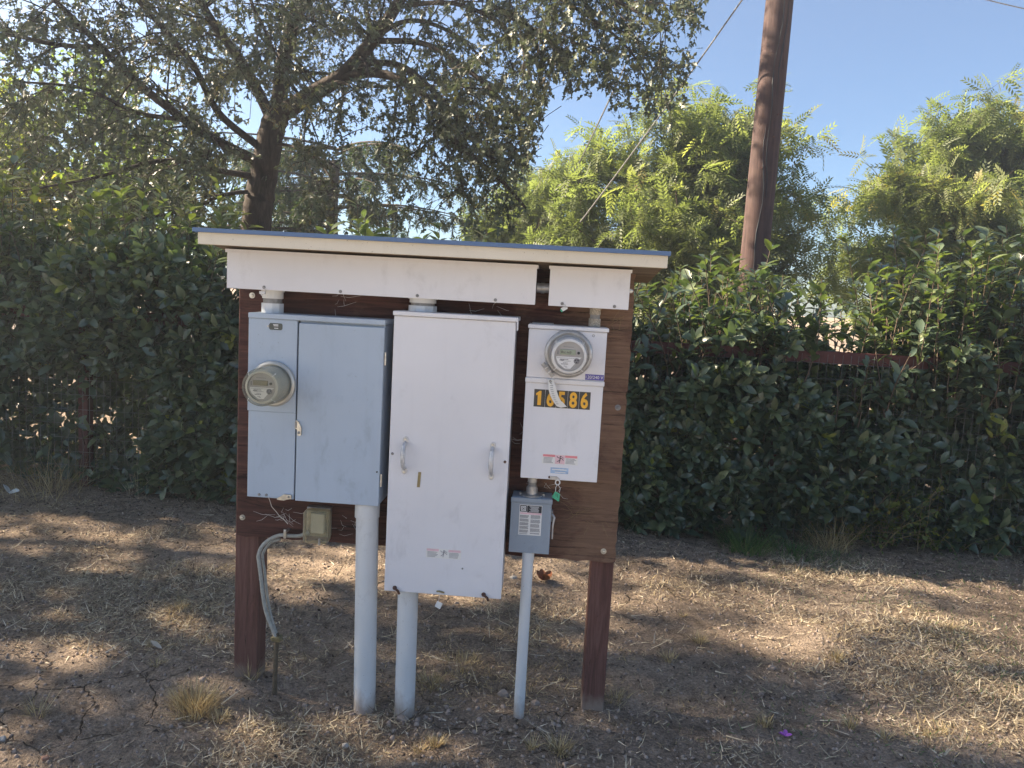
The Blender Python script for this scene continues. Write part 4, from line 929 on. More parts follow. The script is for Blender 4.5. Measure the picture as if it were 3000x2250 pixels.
# ------------------------------------------------------------------ right meter box
rb = thing('meter_box', 'narrow white grey meter box with amber house number at the right of the board', 'electrical box', (0.038, 2.72, 0.888))
QX0, QX1 = -0.095, 0.1705
M().box(QX0+.003, QX1-.004, 2.603, 2.7185, 0.890, 1.402, 0.0015).build('body', WHITE_STEEL, rb)
up_ = M().box(QX0+.001, QX1-.002, 2.5885, 2.6025, 1.2375, 1.4015, 0.0015).build('upper_panel', WHITE_STEEL, rb)
M().box(QX0-.002, QX1+.003, 2.580, 2.7185, 1.4025, 1.4160, 0.002).build('hood', WHITE_STEEL, rb)
M().box(QX0+.008, QX0+.082, 2.62, 2.71, 1.4162, 1.4205, 0.001).build('blanking_plate', GALV, rb)
lo = M().box(QX0, QX1-.003, 2.5895, 2.6025, 0.888, 1.2185, 0.0015).build('lower_panel', WHITE_STEEL, rb)
M().box(QX0-.002, QX1, 2.583, 2.6025, 1.2188, 1.2370, 0.003).build('lip', WHITE_STEEL, rb)
M().lathe([(0.0045, 2.5883), (0.0045, 2.5873), (0.003, 2.5873), (0.003, 2.5883)], 0.123, 1.389, 16).build('rivet', DULL, rb)
lbl = M().box(0.1045, 0.1675, 2.5876, 2.5884, 1.2395, 1.2585).build('voltage_label', PURPLE, up_)
text('lettering', '120/240 V', 0.1068, 1.2440, 2.5872, 0.0105, WHITE, lbl, 0.0, 0.98)
for k, ch in enumerate('16586'):
    x = -0.0640+k*0.0384
    ti = M().box(x, x+0.0374, 2.5884, 2.5894, 1.1375, 1.1975, 0.0002).build('number_tile', TILE, lo)
    if ch == '1':
        M().plate([(x+.0125, 1.1435), (x+.0245, 1.1435), (x+.0245, 1.1925), (x+.0185, 1.1925), (x+.0065, 1.1835), (x+.0065, 1.1765), (x+.0125, 1.1785)], 2.5874, 2.5883).build('numeral', AMBER, ti)
    else:
        text('numeral', ch, x+0.0050, 1.1435, 2.5880, 0.0495, AMBER, ti, 0.045, 0.74)
sticker(-0.024, 0.943, 0.122, 0.034, 2.5895, lo, False)
fs = M().box(0.007, 0.068, 2.5888, 2.5894, 0.911, 0.931).build('faded_sticker', PALEBLUE, lo)
M().box(0.012, 0.062, 2.5884, 2.5887, 0.9225, 0.9265).box(0.022, 0.058, 2.5884, 2.5887, 0.914, 0.9165).build('print', PAPER, fs)
screw(0.005, 0.8965, 2.5895, rb, 0.0045, RUST)
M().plate([(0.006, 0.901), (0.030, 0.901), (0.040, 0.893), (0.040, 0.889), (0.028, 0.8885), (0.008, 0.8905)], 2.5855, 2.5890).build('hasp', GALV, rb)
ey = M(); ring = [(0.034+.0075*math.cos(a), 2.586, 0.8805+.0085*math.sin(a)) for a in np.linspace(0, 6.283, 17)]
ey.tube(ring, 0.0022, 8, False).build('hasp_eye', METERWHITE, rb, True)
# green wire seal
gs = thing('seal_tag', 'bright green plastic wire seal hanging from the right meter box hasp', 'tag', (0.035, 2.585, 0.83))
M().tube([(0.034, 2.583, 0.874), (0.0285, 2.582, 0.864), (0.029, 2.582, 0.848)], 0.0009, 6).tube([(0.036, 2.583, 0.873), (0.044, 2.582, 0.862), (0.0425, 2.582, 0.847)], 0.0009, 6).build('wire_loop', METERWHITE, gs)
M().plate([(0.0275, 0.850), (0.0445, 0.842), (0.0430, 0.8205), (0.0190, 0.8330)], 2.580, 2.5835).build('tag_body', GREEN, gs)
M().plate([(0.0185, 0.8335), (0.0435, 0.8205), (0.0420, 0.8165), (0.0390, 0.8165), (0.0170, 0.8300)], 2.5785, 2.5845).build('tag_lip', GREEN, gs)
M().tube([(0.0305, 2.5795, 0.844), (0.0315, 2.5795, 0.832)], 0.0007, 5).tube([(0.036, 2.5795, 0.841), (0.0375, 2.5795, 0.828)], 0.0007, 5).build('print', INK, gs)
# green and white seal at the short trough
sg = thing('seal_tag', 'small white and green seal stuck under the left screw of the short trough', 'tag', (0.018, 2.565, 1.47))
M().plate([(0.008, 1.4745), (0.0165, 1.4795), (0.0305, 1.4790), (0.0315, 1.4745), (0.0160, 1.4645)], 2.562, 2.5655).build('tag_body', METERWHITE, sg)
M().plate([(0.008, 1.4735), (0.0155, 1.4635), (0.0125, 1.4615), (0.0075, 1.4665)], 2.5615, 2.5660).build('tag_lip', GREEN, sg)
M().tube([(0.012, 2.566, 1.488), (0.024, 2.562, 1.486), (0.020, 2.563, 1.478)], 0.0008, 5).build('wire_loop', GALV, sg)
single(M().box(-1.012, -0.992, 2.560, 2.568, 1.467, 1.4765, 0.001).plate([(-1.008, 1.467), (-1.000, 1.467), (-1.004, 1.461)], 2.561, 2.567).tube([(-1.0, 2.565, 1.488), (-0.986, 2.561, 1.486), (-1.0, 2.563, 1.474)], 0.0008, 5), 'seal_tag', METERWHITE, 'small white seal under the left screw of the long trough', 'tag')
# paper tag hanging from the meter ring
pt_ = M(); rows = []
for k in range(13):
    t = k/12; x = -0.010+0.006*math.sin(t*2.2)+0.030*t*t*t+0.004*t; z = 1.2345-0.094*t; y = 2.578-0.010*math.sin(t*3.1); w2 = 0.0095+0.004*min(1, t*3)
    rows.append([pt_.bm.verts.new((x-w2, y, z+0.004*t)), pt_.bm.verts.new((x, y-0.003*math.sin(t*6), z)), pt_.bm.verts.new((x+w2*(1+.5*t**3), y+0.004*t, z+(0.004 if t > .8 else 0)))])
for a, b_ in zip(rows, rows[1:]):
    for k in (0, 1): pt_.bm.faces.new((a[k], a[k+1], b_[k+1], b_[k]))
ptag = thing('paper_tag', 'curled white paper tag hanging over the house number', 'tag', (0, 2.575, 1.14))
pt_.build('paper', PAPER, ptag, True)
q = M()
for k in range(11):
    z = 1.222-0.0068*k; t = (1.2345-z)/0.094; x = -0.010+0.006*math.sin(t*2.2)+0.030*t**3+0.004*t; y = 2.5745-0.010*math.sin(t*3.1)
    q.box(x-.006, x+.002+.005*random.random(), y-.0012, y-.0006, z-.0007, z+.0007)
q.build('fine_print', GREYINK, ptag)
M().lathe([(0.0045, 2.574), (0.0045, 2.571), (0.002, 2.571)], -0.012, 1.2285, 14).build('eyelet', DULL, ptag)
# seal clamp on the meter ring
ck = thing('meter_lock', 'grey barrel lock clamped to the lower left of the right meter ring', 'lock', (-0.02, 2.57, 1.26))
M().tube([(-0.041, 2.566, 1.288), (-0.003, 2.566, 1.246)], 0.0075, 10).build('barrel', GALV, ck, True)
for (a, b_) in (((-0.042, 1.262), (-0.022, 1.279)), ((-0.031, 1.249), (-0.011, 1.266))):
    M().tube([(a[0], 2.560, a[1]), (b_[0], 2.557, b_[1])], 0.0016, 6).build('pin', METERWHITE, ck)

# ------------------------------------------------------------------ small switch box
sb = thing('switch_box', 'small mid grey safety switch box with a white instruction label', 'electrical box', (-0.052, 2.72, 0.612))
SX0, SX1, SZ0, SZ1 = -0.123, 0.019, 0.6115, 0.7935
M().box(SX0+.002, SX1-.002, 2.633, 2.7185, SZ0, 0.8095, 0.0015).build('body', SMALL_STEEL, sb)
sc = M().box(SX0, SX1, 2.624, 2.6325, SZ0-.001, SZ1-.001, 0.0015).build('cover', SMALL_STEEL, sb)
M().box(SX0-.001, SX1+.002, 2.617, 2.72-.0015, SZ1, SZ1+.0018).box(SX0-.001, SX1+.002, 2.617, 2.6205, SZ1+.0019, 0.8100, 0.001).build('hood', SMALL_STEEL, sb)
M().vcyl([(0.0, 0.8095), (0.042, 0.8097), (0.042, 0.8135), (0.024, 0.8175), (0.0205, 0.8185), (0.0205, 0.838), (0.0175, 0.838)], -0.054, 2.668, 28).build('hub', GALV, sb, True)
for x in (-0.094, -0.012): M().tube([(x, 2.655, 0.811), (x, 2.655, 0.8195)], 0.0045, 6).build('screw', ZINC, sb)
lb = M().box(-0.0925, -0.0135, 2.6232, 2.6239, 0.676, 0.7845).build('label', PAPER, sc)
M().box(-0.0905, -0.0665, 2.6226, 2.6231, 0.7595, 0.7825).box(-0.0655, -0.0150, 2.6226, 2.6231, 0.7575, 0.7825).build('black_header', INK, lb)
q = M(); ex, ez, yy = -0.0785, 0.7710, 2.6222
for (a, b_) in ((0.0085, 0.0062), (0.0042, 0.0022)):
    q.box(ex-a, ex+a, yy-.0003, yy+.0003, ez+b_, ez+a).box(ex-a, ex+a, yy-.0003, yy+.0003, ez-a, ez-b_).box(ex-a, ex-b_, yy-.0003, yy+.0003, ez-b_, ez+b_).box(ex+b_, ex+a, yy-.0003, yy+.0003, ez-b_, ez+b_)
q.build('emblem', WHITE, lb)
q = M()
for k in range(7): q.box(-0.058+.003*(k % 3), -0.024-.004*random.random(), 2.6220, 2.6225, 0.7795-.0031*k-.0006, 0.7795-.0031*k+.0006)
q.build('header_print', WHITE, lb)
M().box(-0.0900, -0.0150, 2.6226, 2.6231, 0.7505, 0.7570).build('pink_strip', PINK, lb)
q = M()
for k in range(26):
    z = 0.7465-.00265*k
    if k % 5 == 4: continue
    q.box(-0.0900, -0.0580-.003*random.random(), 2.6226, 2.6231, z-.0007, z+.0007)
for k in range(26):
    z = 0.7480-.00265*k
    if k % 6 == 5: continue
    q.box(-0.0520, -0.0170-.004*random.random(), 2.6226, 2.6231, z-.0007, z+.0007)
q.build('fine_print', GREYINK, lb)
M().tube([(SX1+.004, 2.640, 0.752), (SX1+.012, 2.636, 0.742), (SX1+.008, 2.634, 0.715), (SX1+.008, 2.634, 0.665)], [0.004, 0.005, 0.0035, 0.003], 8).build('switch_lever', GALV, sb, True)
M().box(SX1-.001, SX1+.006, 2.640, 2.665, 0.725, 0.765, 0.001).build('lever_bracket', DULL, sb)

# ------------------------------------------------------------------ conduits
def conduit(label, xt, xb, y, ztop, r, coup):
    zb = float(ground_z(np.array(xb), np.array(y)))-0.08
    t = thing('conduit', label, 'pipe', (xb, y, 0), 'upright conduits below the boxes')
    q = Twigs(); zz_ = np.linspace(zb, ztop-0.001, 20); q.add(np.stack([xb+(xt-xb)*(zz_/ztop), np.full(20, y), zz_], 1), r, r, 36); q.build('pipe', PVCG, t)
    if coup: M().vcyl([(r, ztop-coup), (r*1.10, ztop-coup), (r*1.10, ztop), (r, ztop)], xt, y, 36).build('coupling', PVC, t, True)
    return t
conduit('thick grey plastic conduit with a collar under the blue grey cabinet', -0.632, -0.618, 2.625, 0.7565, 0.0395, 0.055)
conduit('thick grey plastic conduit under the tall central box', -0.4745, -0.470, 2.625, 0.461, 0.0365, 0)
conduit('slim grey plastic conduit under the small switch box', -0.0535, -0.054, 2.645, 0.6105, 0.0195, 0.030)

# outlet cover, flexible cables, ground rod
oc = thing('outlet_cover', 'yellowed clear weatherproof outlet cover below the blue grey cabinet', 'outlet cover', (-0.82, 2.72, 0.58))
M().box(-0.872, -0.785, 2.690, 2.7190, 0.592, 0.702, 0.004, 2).build('back_plate', GALV, oc)
q = M().box(-0.868, -0.776, 2.630, 2.6895, 0.583, 0.704, 0.018, 4); q.build('lid', YELLOWED, oc, True)
M().box(-0.850, -0.800, 2.670, 2.6895, 0.610, 0.685, 0.003).build('socket', METERCREAM, oc)
M().tube([(-0.852, 2.629, 0.690), (-0.858, 2.628, 0.64), (-0.853, 2.629, 0.596)], 0.0022, 6).build('lid_rib', YELLOWED, oc, True)
M().tube([(-0.803, 2.630, 0.583), (-0.803, 2.626, 0.606)], 0.004, 6).build('lid_catch', GALV, oc)
def P3(x, y, yy): p = at(660+x*.3195, 1120+y*.3195, yy); return tuple(p)
def P5(x, y, yy): p = at(x*.5725, 1300+y*.5725, yy); return tuple(p)
c1 = [P3(738, 1385, 2.68), P3(680, 1408, 2.68), P3(600, 1408, 2.68), P3(500, 1403, 2.68), P3(410, 1440, 2.68), P3(340, 1500, 2.675), P3(306, 1580, 2.67), P5(1325, 600, 2.67), P5(1335, 680, 2.67), P5(1347, 780, 2.67), P5(1362, 860, 2.67), P5(1385, 925, 2.67), P5(1410, 985, 2.67)]
def ribbed(q, pts, r, step=0.004):
    C = spline(pts, int(len(pts)*22)); rr = [r*(1.0+0.10*(k % 2)) for k in range(len(C))]; q.tube([tuple(p) for p in C], rr, 10)
fc = thing('flexible_conduit', 'thicker grey flexible conduit looping from the outlet cover down to the stake', 'cable', (-0.95, 2.68, 0.2), 'grey cables beside the left post')
q = M(); ribbed(q, c1, 0.0068); q.build('sheath', CABLEM, fc, True)
M().tube([(P3(735, 1388, 2.68)), (P3(765, 1370, 2.685))], 0.0095, 10).build('connector', GALV, fc)
cx_, _, cz_ = P3(555, 1395, 2.68)
M().box(cx_-.005, cx_+.005, 2.668, 2.672, cz_-.012, cz_+.022, 0.001).box(cx_-.005, cx_+.005, 2.672, 2.719, cz_+.008, cz_+.012).lathe([(0.004, 2.668), (0, 2.666)], cx_, cz_+.016, 8).build('pipe_strap', ZINC, fc)
c2 = [P3(500, 1440, 2.70), P3(410, 1475, 2.70), P3(350, 1560, 2.695), P5(1345, 590, 2.69), P5(1355, 660, 2.69), P5(1365, 760, 2.69), P5(1380, 850, 2.685), P5(1398, 920, 2.68), P5(1420, 985, 2.68)]
q = M(); ribbed(q, c2, 0.005); single(q, 'flexible_conduit', CABLEM, 'thinner darker cable running just behind the grey flexible conduit', 'cable', True, 'grey cables beside the left post')
gr_ = thing('ground_rod', 'short corroded ground stake with a clamp near the left post', 'ground rod', P5(1410, 1195, 2.675))
q = M().tube([P5(1418, 970, 2.675), P5(1412, 1080, 2.675), (P5(1405, 1195, 2.675)[0], 2.675, -0.1)], 0.0085, 10); q.build('rod', plain('corroded_rod', (0.13, 0.10, 0.065), 0.85, 0.2, 0.4, 60), gr_, True)
p_ = P5(1418, 995, 2.675); M().box(p_[0]-.017, p_[0]+.017, 2.660, 2.690, p_[2]-.010, p_[2]+.010, 0.003).tube([(p_[0]-.022, 2.668, p_[2]), (p_[0]+.024, 2.668, p_[2]+.001)], 0.005, 8).build('clamp', BRASS, gr_)
q = M(); v0 = P3(395, 1050, 2.56); wpts = [v0, P3(410, 1090, 2.6), P3(425, 1140, 2.64), P3(470, 1190, 2.68), P3(500, 1230, 2.69), P3(540, 1260, 2.70), P3(575, 1300, 2.70)]
q.tube(wpts, 0.0013, 5); single(q, 'loose_wire', PAPER, 'thin loose pale wire hanging from the bottom of the blue grey cabinet', 'wire')

# ------------------------------------------------------------------ ground cover
rg = np.random.default_rng(900)
def yard_points(n_, y0=1.9, y1=5.5, pw=1.0):
    """points in the wedge of ground that can be seen (plus a margin on both sides)"""
    y = y0+(y1-y0)*rg.random(n_)**pw; x = (rg.random(n_)*2-1)*(0.85*y+0.5); return x, y
def cover_amt(x, y):
    v = fbm(x*1.2, y*1.7, 77, 3)
    bare = 1.15*np.exp(-(((x+1.75)/0.75)**4+((y-2.5)/0.36)**4))+1.1*np.exp(-(((x-0.75)/0.6)**2+((y-2.15)/0.30)**2))+0.9*np.exp(-(((x-0.35)/0.35)**2+((y-3.15)/0.12)**2))+0.9*np.exp(-(((x-1.6)/0.35)**2+((y-2.6)/0.16)**2))+0.7*np.exp(-(((x-1.1)/0.6)**2+((y-4.0)/0.14)**2))
    return np.clip((v-0.40)*4.5, 0.06, 1)*np.clip(1-bare, 0.05, 1)
def litter(name, label, n_, mat, L, Wd, tone_fn=None, lift=0.2, tv=BL_V, tf=BL_F, amt=None, y1=5.5, cat='grass'):
    x, y = yard_points(n_, y1=y1); k = rg.random(n_) < (cover_amt(x, y) if amt is None else amt(x, y)); x, y = x[k], y[k]; m_ = len(x)
    a = rg.random(m_)*6.283; D = np.stack([np.cos(a), np.sin(a), rg.normal(0.05, lift, m_)], 1); N = np.stack([rg.normal(0, .5, m_), rg.normal(0, .5, m_), np.ones(m_)], 1)
    l_ = L[0]+(L[1]-L[0])*rg.random(m_)**1.6; sc_ = np.stack([l_, Wd*(0.6+0.8*rg.random(m_)), l_*rg.normal(0.6, .6, m_)], 1)
    z = ground_z(x, y)+0.003+np.abs(rg.normal(0, .004, m_))
    o = scatter(name, tv, tf, np.stack([x, y, z], 1), frames(D, N), sc_, mat, None, tone=rg.random(m_) if tone_fn is None else tone_fn(x, y))
    return tag(o, label, cat, kind='stuff')
litter('straw', 'short dead straw blades strewn over the dry earth', 240000, STRAW, (0.014, 0.06), 0.0036, lift=0.35)
litter('straw', 'longer pale straw stalks lying loose on the earth', 9000, STRAW, (0.05, 0.12), 0.0038, tone_fn=lambda x, y: 0.6+0.4*rg.random(len(x)), lift=0.12, amt=lambda x, y: 0.12+0.4*cover_amt(x, y))
litter('grass', 'sparse short dry grass stubble in the yard', 95000, STRAWGOLD, (0.014, 0.045), 0.0034, lift=1.1, amt=lambda x, y: np.clip((fbm(x*2.6+4, y*3.6, 88, 3)-0.44)*6+1.1*np.exp(-(((x-0.05)/0.6)**2+((y-3.0)/0.28)**2)), 0.02, 1)*np.clip(cover_amt(x, y)*1.4-0.08+0.6*np.exp(-(((x-0.05)/0.6)**2+((y-3.0)/0.28)**2)), 0, 1))
litter('grass', 'faint dusty green grass at the right of the yard', 30000, GREENGRASS, (0.015, 0.045), 0.0032, lift=0.9, amt=lambda x, y: np.clip((fbm(x*1.5, y*2.2, 99, 3)-0.42)*5, 0, 1)*np.clip((x-0.4)*0.7, 0, 1))
litter('leaf_litter', 'small dead leaf fragments scattered on the earth', 20000, DEADLEAF, (0.010, 0.028), 0.011, lift=0.35, tv=SL_V*np.array([1, 2.2, 1.4]), tf=SL_F, amt=lambda x, y: np.clip(0.22+0.75*np.exp(-((y-5.0)/0.7)**2)+0.3*np.exp(-((x+2.5)/1.5)**2), 0, 1), cat='leaf litter')
# clods and crumbs of earth
ico = bmesh.new(); bmesh.ops.create_icosphere(ico, subdivisions=1, radius=1.0); IV = np.array([v.co[:] for v in ico.verts]); IF = np.array([[v.index for v in f.verts] for f in ico.faces]); ico.free()
IV = IV*(1+0.25*(np.random.default_rng(5).random((len(IV), 1))-0.5))
def crumbs(label, n_, s0, s1, where):
    x, y = yard_points(n_); k = rg.random(n_) < where(x, y); x, y = x[k], y[k]; m_ = len(x); s_ = s0+(s1-s0)*rg.random(m_)**3
    o = scatter('earth_crumbs', IV, IF, np.stack([x, y, ground_z(x, y)+s_*0.15], 1), frames(rg.normal(0, 1, (m_, 3)), rg.normal(0, 1, (m_, 3))), np.stack([s_*(0.7+0.6*rg.random(m_)), s_*(0.7+0.6*rg.random(m_)), s_*(0.5+0.5*rg.random(m_))], 1), CLOD)
    tag(o, label, 'earth', kind='stuff')
crumbs('fine crumbs of dry earth over the whole yard', 42000, 0.002, 0.009, lambda x, y: np.full(len(x), 0.55))
crumbs('loose lumps of dug earth round the feet of the pipes', 16000, 0.004, 0.015, lambda x, y: 0.9*np.exp(-(((x+0.3)/0.42)**2+((y-2.60)/0.13)**2))+0.4*np.exp(-(((x+0.95)/0.12)**2+((y-2.62)/0.08)**2)))

# single grass tufts
def tuft(label, px, py, n_, h, sp, mat=STRAWGOLD, loc=None, cat='grass tuft', group='dry grass tufts in the yard', wd=0.0034, name='grass_tuft'):
    c_ = on_ground(px, py); x0, y0 = c_[0], c_[1]
    z0 = float(ground_z(np.array(x0), np.array(y0)))
    a = rg.random(n_)*6.283; rr = sp*rg.random(n_)**0.7; P = np.stack([x0+rr*np.cos(a), y0+rr*np.sin(a), np.full(n_, z0)], 1); P[:, 2] = ground_z(P[:, 0], P[:, 1])-0.003
    D = np.stack([np.cos(a)*0.5+rg.normal(0, .35, n_), np.sin(a)*0.5+rg.normal(0, .35, n_), 0.7+0.6*rg.random(n_)], 1); N = np.stack([-np.cos(a), -np.sin(a), np.full(n_, 0.5)], 1)
    l_ = h*(0.4+0.7*rg.random(n_)); o = scatter(name, BL_V, BL_F, P, frames(D, N), np.stack([l_, np.full(n_, wd), -l_*rg.random(n_)*0.8], 1), mat, None, origin=(x0, y0, z0))
    return tag(o, label, cat, group)
T_ = [('large golden dry tuft in front of the left post', 570, 2080, 420, .11, .075, None), ('orange dry tuft at the right of the large golden one', 640, 2105, 90, .05, .030, None),
      ('straggly dry tuft at the foot of the left post', 735, 1980, 60, .11, .035, None), ('orange dry tuft below the two thick pipes near the picture bottom', 1277, 2170, 110, .055, .022, None),
      ('small pale tuft just left of the orange one near the bottom', 1232, 2185, 50, .035, .02, None), ('pale spiky dry tuft below the slim pipe', 1640, 2195, 130, .075, .04, None),
      ('narrow dry tuft between the orange and the pale spiky tuft', 1560, 2190, 45, .06, .018, None), ('dry grass tuft right behind the second thick pipe', 1265, 1985, 150, .06, .06, None),
      ('small dry tuft left of the left post near the dead leaf', 450, 1885, 60, .05, .03, None), ('tiny dry tuft halfway between the large golden tuft and the cracked earth', 460, 1950, 50, .04, .03, None),
      ('dry tuft with a dark shadowed side right of the right post', 2050, 1870, 70, .07, .03, None), ('small dry tuft beyond the right post', 2000, 1795, 45, .045, .02, None),
      ('bright sunlit dry tuft in the yard at the right', 2450, 1930, 110, .06, .035, None), ('dry tuft at the foot of the right post', 1810, 2035, 70, .06, .05, None),
      ('low dry tuft right of the right post base', 1960, 1920, 70, .05, .035, None), ('sparse dry tuft above the purple petals', 2240, 2120, 70, .055, .03, None),
      ('dry tuft at the right of the purple petals', 2490, 2125, 50, .06, .02, None), ('small dry tuft left of the two twin tufts at lower right', 2590, 2160, 50, .05, .025, None),
      ('left of the twin tufts at lower right', 2720, 2150, 45, .045, .02, None), ('right of the twin tufts at lower right', 2755, 2145, 45, .045, .02, None),
      ('forked dry stalks lying near the left picture edge', 110, 2090, 40, .10, .04, None), ('pale dry tuft among the fallen straw behind the left post', 530, 1780, 90, .06, .04, None),
      ('dry tuft in the open yard far right', 2780, 1850, 50, .06, .025, None), ('wide low dry tuft between the thick pipes and the slim pipe', 1360, 1930, 160, .05, .10, None)]
for (l_, px, py, n_, h, sp, _) in T_: tuft(l_ if 'tuft' in l_ or 'stalk' in l_ else l_, px, py, n_, h, sp)
# green grass and weeds at the foot of the hedge
tuft('fresh green grass clump at the foot of the right hedge', 2185, 1598, 420, .20, .17, GREENGRASS, wd=0.005, cat='grass clump', group='green grass at the hedge foot')
tuft('smaller green grass clump right of the fresh green one', 2320, 1606, 240, .14, .18, GREENGRASS, wd=0.005, cat='grass clump', group='green grass at the hedge foot')
tuft('low patch of green grass left of the dry weeds', 2440, 1625, 160, .07, .16, GREENGRASS, cat='grass clump', group='green grass at the hedge foot')
tuft('upright orange dry grass at the hedge foot on the right', 2430, 1590, 260, .34, .16, STRAWGOLD, cat='weeds', group='dry weeds at the hedge foot', wd=0.003, name='dry_weeds')
tuft('dry brown weeds against the wire at the left picture edge', 150, 1430, 260, .42, .30, STRAWGOLD, cat='weeds', group='dry weeds at the hedge foot', wd=0.0035, name='dry_weeds')
tuft('thin dry weed stalks right of the left edge weeds in front of the wire mesh', 400, 1440, 60, .42, .14, STRAW, cat='weeds', group='dry weeds at the hedge foot', wd=0.003, name='dry_weeds')
def bramble(label, px, py, n_, h, sp, seed):
    r2 = np.random.default_rng(seed); c_ = on_ground(px, py); root = thing('weed_plant', label, 'weeds', (c_[0], c_[1], 0), 'leafy weeds at the hedge foot'); q = Twigs(); LP, LD = [], []
    for k in range(n_):
        p = np.array([c_[0]+r2.normal(0, sp*.5), c_[1]+r2.normal(0, .06), 0.0]); d = unit(np.array([r2.normal(0, .55), -0.15+r2.normal(0, .25), 1.0])); pts = [p]
        for s_ in range(7): d = unit(d+r2.normal(0, .16, 3)+np.array([0, 0, -.07])); pts.append(pts[-1]+d*h*(0.6+.5*r2.random())/7)
        pts = np.array(pts); q.add(pts, 0.0026, 0.001, 3)
        tt = r2.random(16)*6.99; ii = tt.astype(int); LP.append(pts[ii]+(pts[ii+1]-pts[ii])*(tt-ii)[:, None]); LD.append(unit(r2.normal(0, 1, (16, 3))))
    q.build('stalks', STRAWGOLD, root)['kind'] = 'stuff'; LP, LD = np.concatenate(LP), np.concatenate(LD)
    scatter('leaves', SL_V*np.array([1, 1.5, 1]), SL_F, LP, frames(LD, r2.normal(0, .6, LP.shape)+np.array([0, 0, 1.])), 0.030*(0.5+r2.random(len(LP))), BACKLEAF, root, tone=r2.random(len(LP)))['kind'] = 'stuff'
bramble('tangled leafy weeds with brown seed heads at the foot of the right hedge', 2560, 1590, 46, .62, .34, 31)
bramble('low leafy weeds right of the tangled ones at the hedge foot', 2720, 1600, 30, .36, .30, 32)
# stones, leaves, petals, paper
def stone(label, px, py, s_, mat=STONE, name='stone', cat='stone', group=None, flat=0.7, seed=0):
    r2 = np.random.default_rng(seed+int(px)); c_ = on_ground(px, py); z = float(ground_z(np.array(c_[0]), np.array(c_[1])))
    b2 = bmesh.new(); bmesh.ops.create_icosphere(b2, subdivisions=2, radius=1.0); q = M()
    for v in b2.verts:
        n_ = v.co.normalized(); k = 1+0.28*math.sin(3.1*n_.x+seed)*math.cos(2.7*n_.y+px)+r2.normal(0, .05); v.co = Vector((n_.x*s_*k, n_.y*s_*k*0.85, n_.z*s_*k*flat))+Vector((c_[0], c_[1], z+s_*flat*0.45))
    q.bm = b2; return single(q, name, mat, label, cat, group=group)
stone('pale stone lying in front of the two thick pipes', 1012, 2172, 0.014, group='loose stones', seed=1)
stone('small pale stone behind the boxes at the left of the rust coloured dead leaf', 1505, 1680, 0.017, group='loose stones', seed=2)
stone('rounded brown stone in the open yard at the right', 2262, 1955, 0.016, CLOD, group='loose stones', seed=3)
stone('small white pebble right of the purple petals', 2468, 2090, 0.006, group='loose stones', seed=4)
stone('reddish stone near the lower left corner', 132, 2215, 0.011, plain('reddish_stone', (0.30, 0.17, 0.12), 0.9), group='loose stones', seed=5)
stone('tiny white pebble right of the right post', 2088, 1908, 0.006, group='loose stones', seed=6)
stone('pale stone cut off by the left picture edge', 5, 2170, 0.013, group='loose stones', seed=7)
stone('dark earth clod between the thick pipes and the slim pipe', 1475, 2020, 0.022, CLOD, 'earth_clod', 'clod', 'earth clods at the pipes', seed=8)
stone('dark earth clod at the right foot of the slim pipe', 1568, 2050, 0.017, CLOD, 'earth_clod', 'clod', 'earth clods at the pipes', seed=9)
stone('broad earth clod right under the second thick pipe', 1180, 2092, 0.022, CLOD, 'earth_clod', 'clod', 'earth clods at the pipes', 0.5, seed=10)
def leafobj(name, label, cat, px, py, L, wd, mat, az, tone=None, nf=3, lift=0.35, group=None):
    c_ = on_ground(px, py); z = float(ground_z(np.array(c_[0]), np.array(c_[1]))); V, F = [], []
    tv, tf = leaf_template(1, wd, 0.35, -lift)
    r2 = np.random.default_rng(int(px))
    for k in range(nf):
        a = az+k*2*math.pi/nf*0.8+r2.normal(0, .2); m_ = frames(np.array([[math.cos(a), math.sin(a), 0.3*r2.random()]]), np.array([[r2.normal(0, .3), r2.normal(0, .3), 1.0]]))[0]
        V.append(tv*L*(0.7+.5*r2.random())@m_.T+np.array([c_[0], c_[1], z+0.008])); F.append(tf+k*len(tv))
    V = np.concatenate(V); o = np_mesh(name, V, np.concatenate(F), mat, None, np.full(len(V), 0.9 if tone is None else tone), True, (c_[0], c_[1], z))
    return tag(o, label, cat, group)
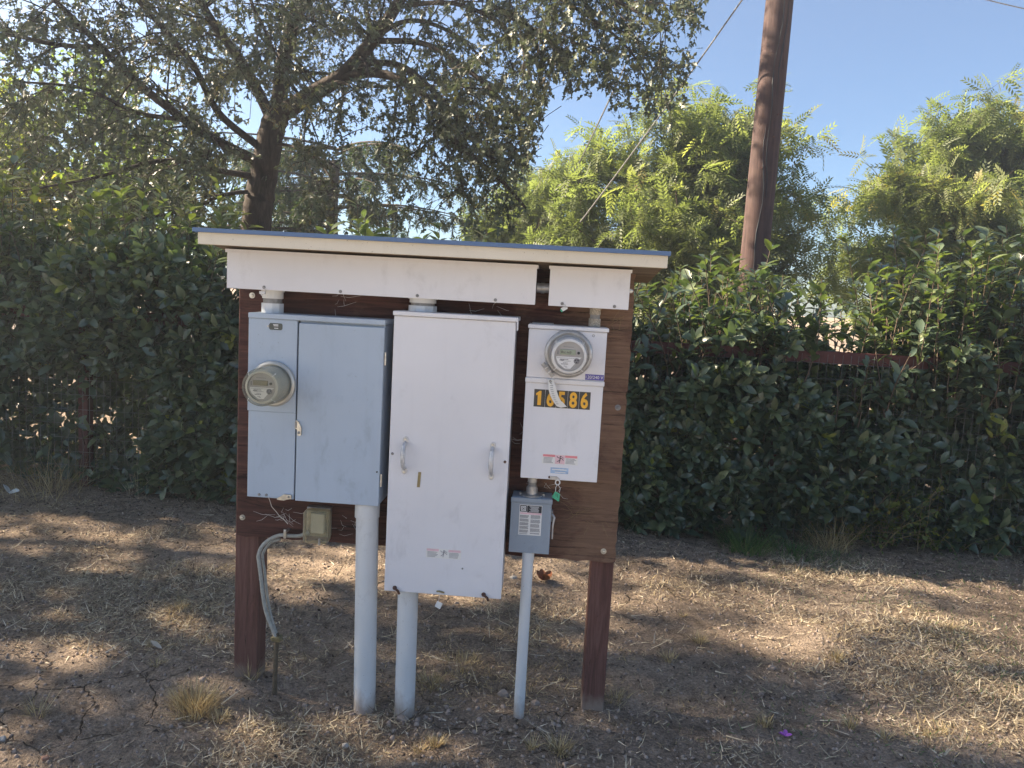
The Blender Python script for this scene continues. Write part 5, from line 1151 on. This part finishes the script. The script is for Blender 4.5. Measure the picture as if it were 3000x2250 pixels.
RUSTLEAF = plain('rust_brown_leaf', (0.24, 0.085, 0.035), 0.85, 0, 0.35, 60)
leafobj('dead_leaf', 'large crumpled rust brown dead leaf seen between the slim pipe and the right post', 'dead leaf', 1594, 1690, 0.065, 0.75, RUSTLEAF, 0.3, nf=6, lift=0.75)
leafobj('dead_leaf', 'curled pale brown dead leaf left of the left post', 'dead leaf', 475, 1903, 0.05, 0.35, DEADLEAF, 0.1, 1.0, 2)
leafobj('dead_leaf', 'brown dead leaf on the open earth above the purple petals', 'dead leaf', 2150, 2060, 0.03, 0.45, DEADLEAF, 2.0, 0.9, 2)
leafobj('dead_leaf', 'pale dead leaf in the yard near the right post', 'dead leaf', 2210, 1990, 0.035, 0.3, DEADLEAF, 2.6, 1.0, 1)
leafobj('purple_petals', 'small purple flower petals on the ground at lower right', 'petals', 2300, 2158, 0.029, 0.55, PETALM, 0.0, nf=4, lift=0.3)
leafobj('paper_scrap', 'pale blue white paper scrap at the left picture edge below the hedge', 'paper scrap', 25, 1440, 0.11, 0.6, PAPER, 0.1, nf=2, lift=0.3)
hz = M().box(-26, 26, -13, 26, -1.6, 11.5); hm = bpy.data.materials.new('thin_flare_veil'); hm.use_nodes = True; hm.node_tree.nodes.clear()  # thin scattering box added to imitate the veil of lens flare
ho_ = hm.node_tree.nodes.new('ShaderNodeOutputMaterial'); pv = hm.node_tree.nodes.new('ShaderNodeVolumePrincipled'); pv.inputs['Color'].default_value = (0.85, 0.92, 1.0, 1); pv.inputs['Density'].default_value = 0.0052; pv.inputs['Anisotropy'].default_value = 0.55
hm.node_tree.links.new(pv.outputs[0], ho_.inputs['Volume'])
hzo = hz.build('flare_veil', hm); tag(hzo, 'thin pale scattering volume added to imitate lens flare', 'flare_veil', kind='stuff')
print('TRIS', sum(len(o.data.loop_triangles) if o.data.loop_triangles else sum(len(p.vertices)-2 for p in o.data.polygons) if len(o.data.polygons) < 5000 else 2*len(o.data.polygons) for o in COL.objects if o.type == 'MESH'))
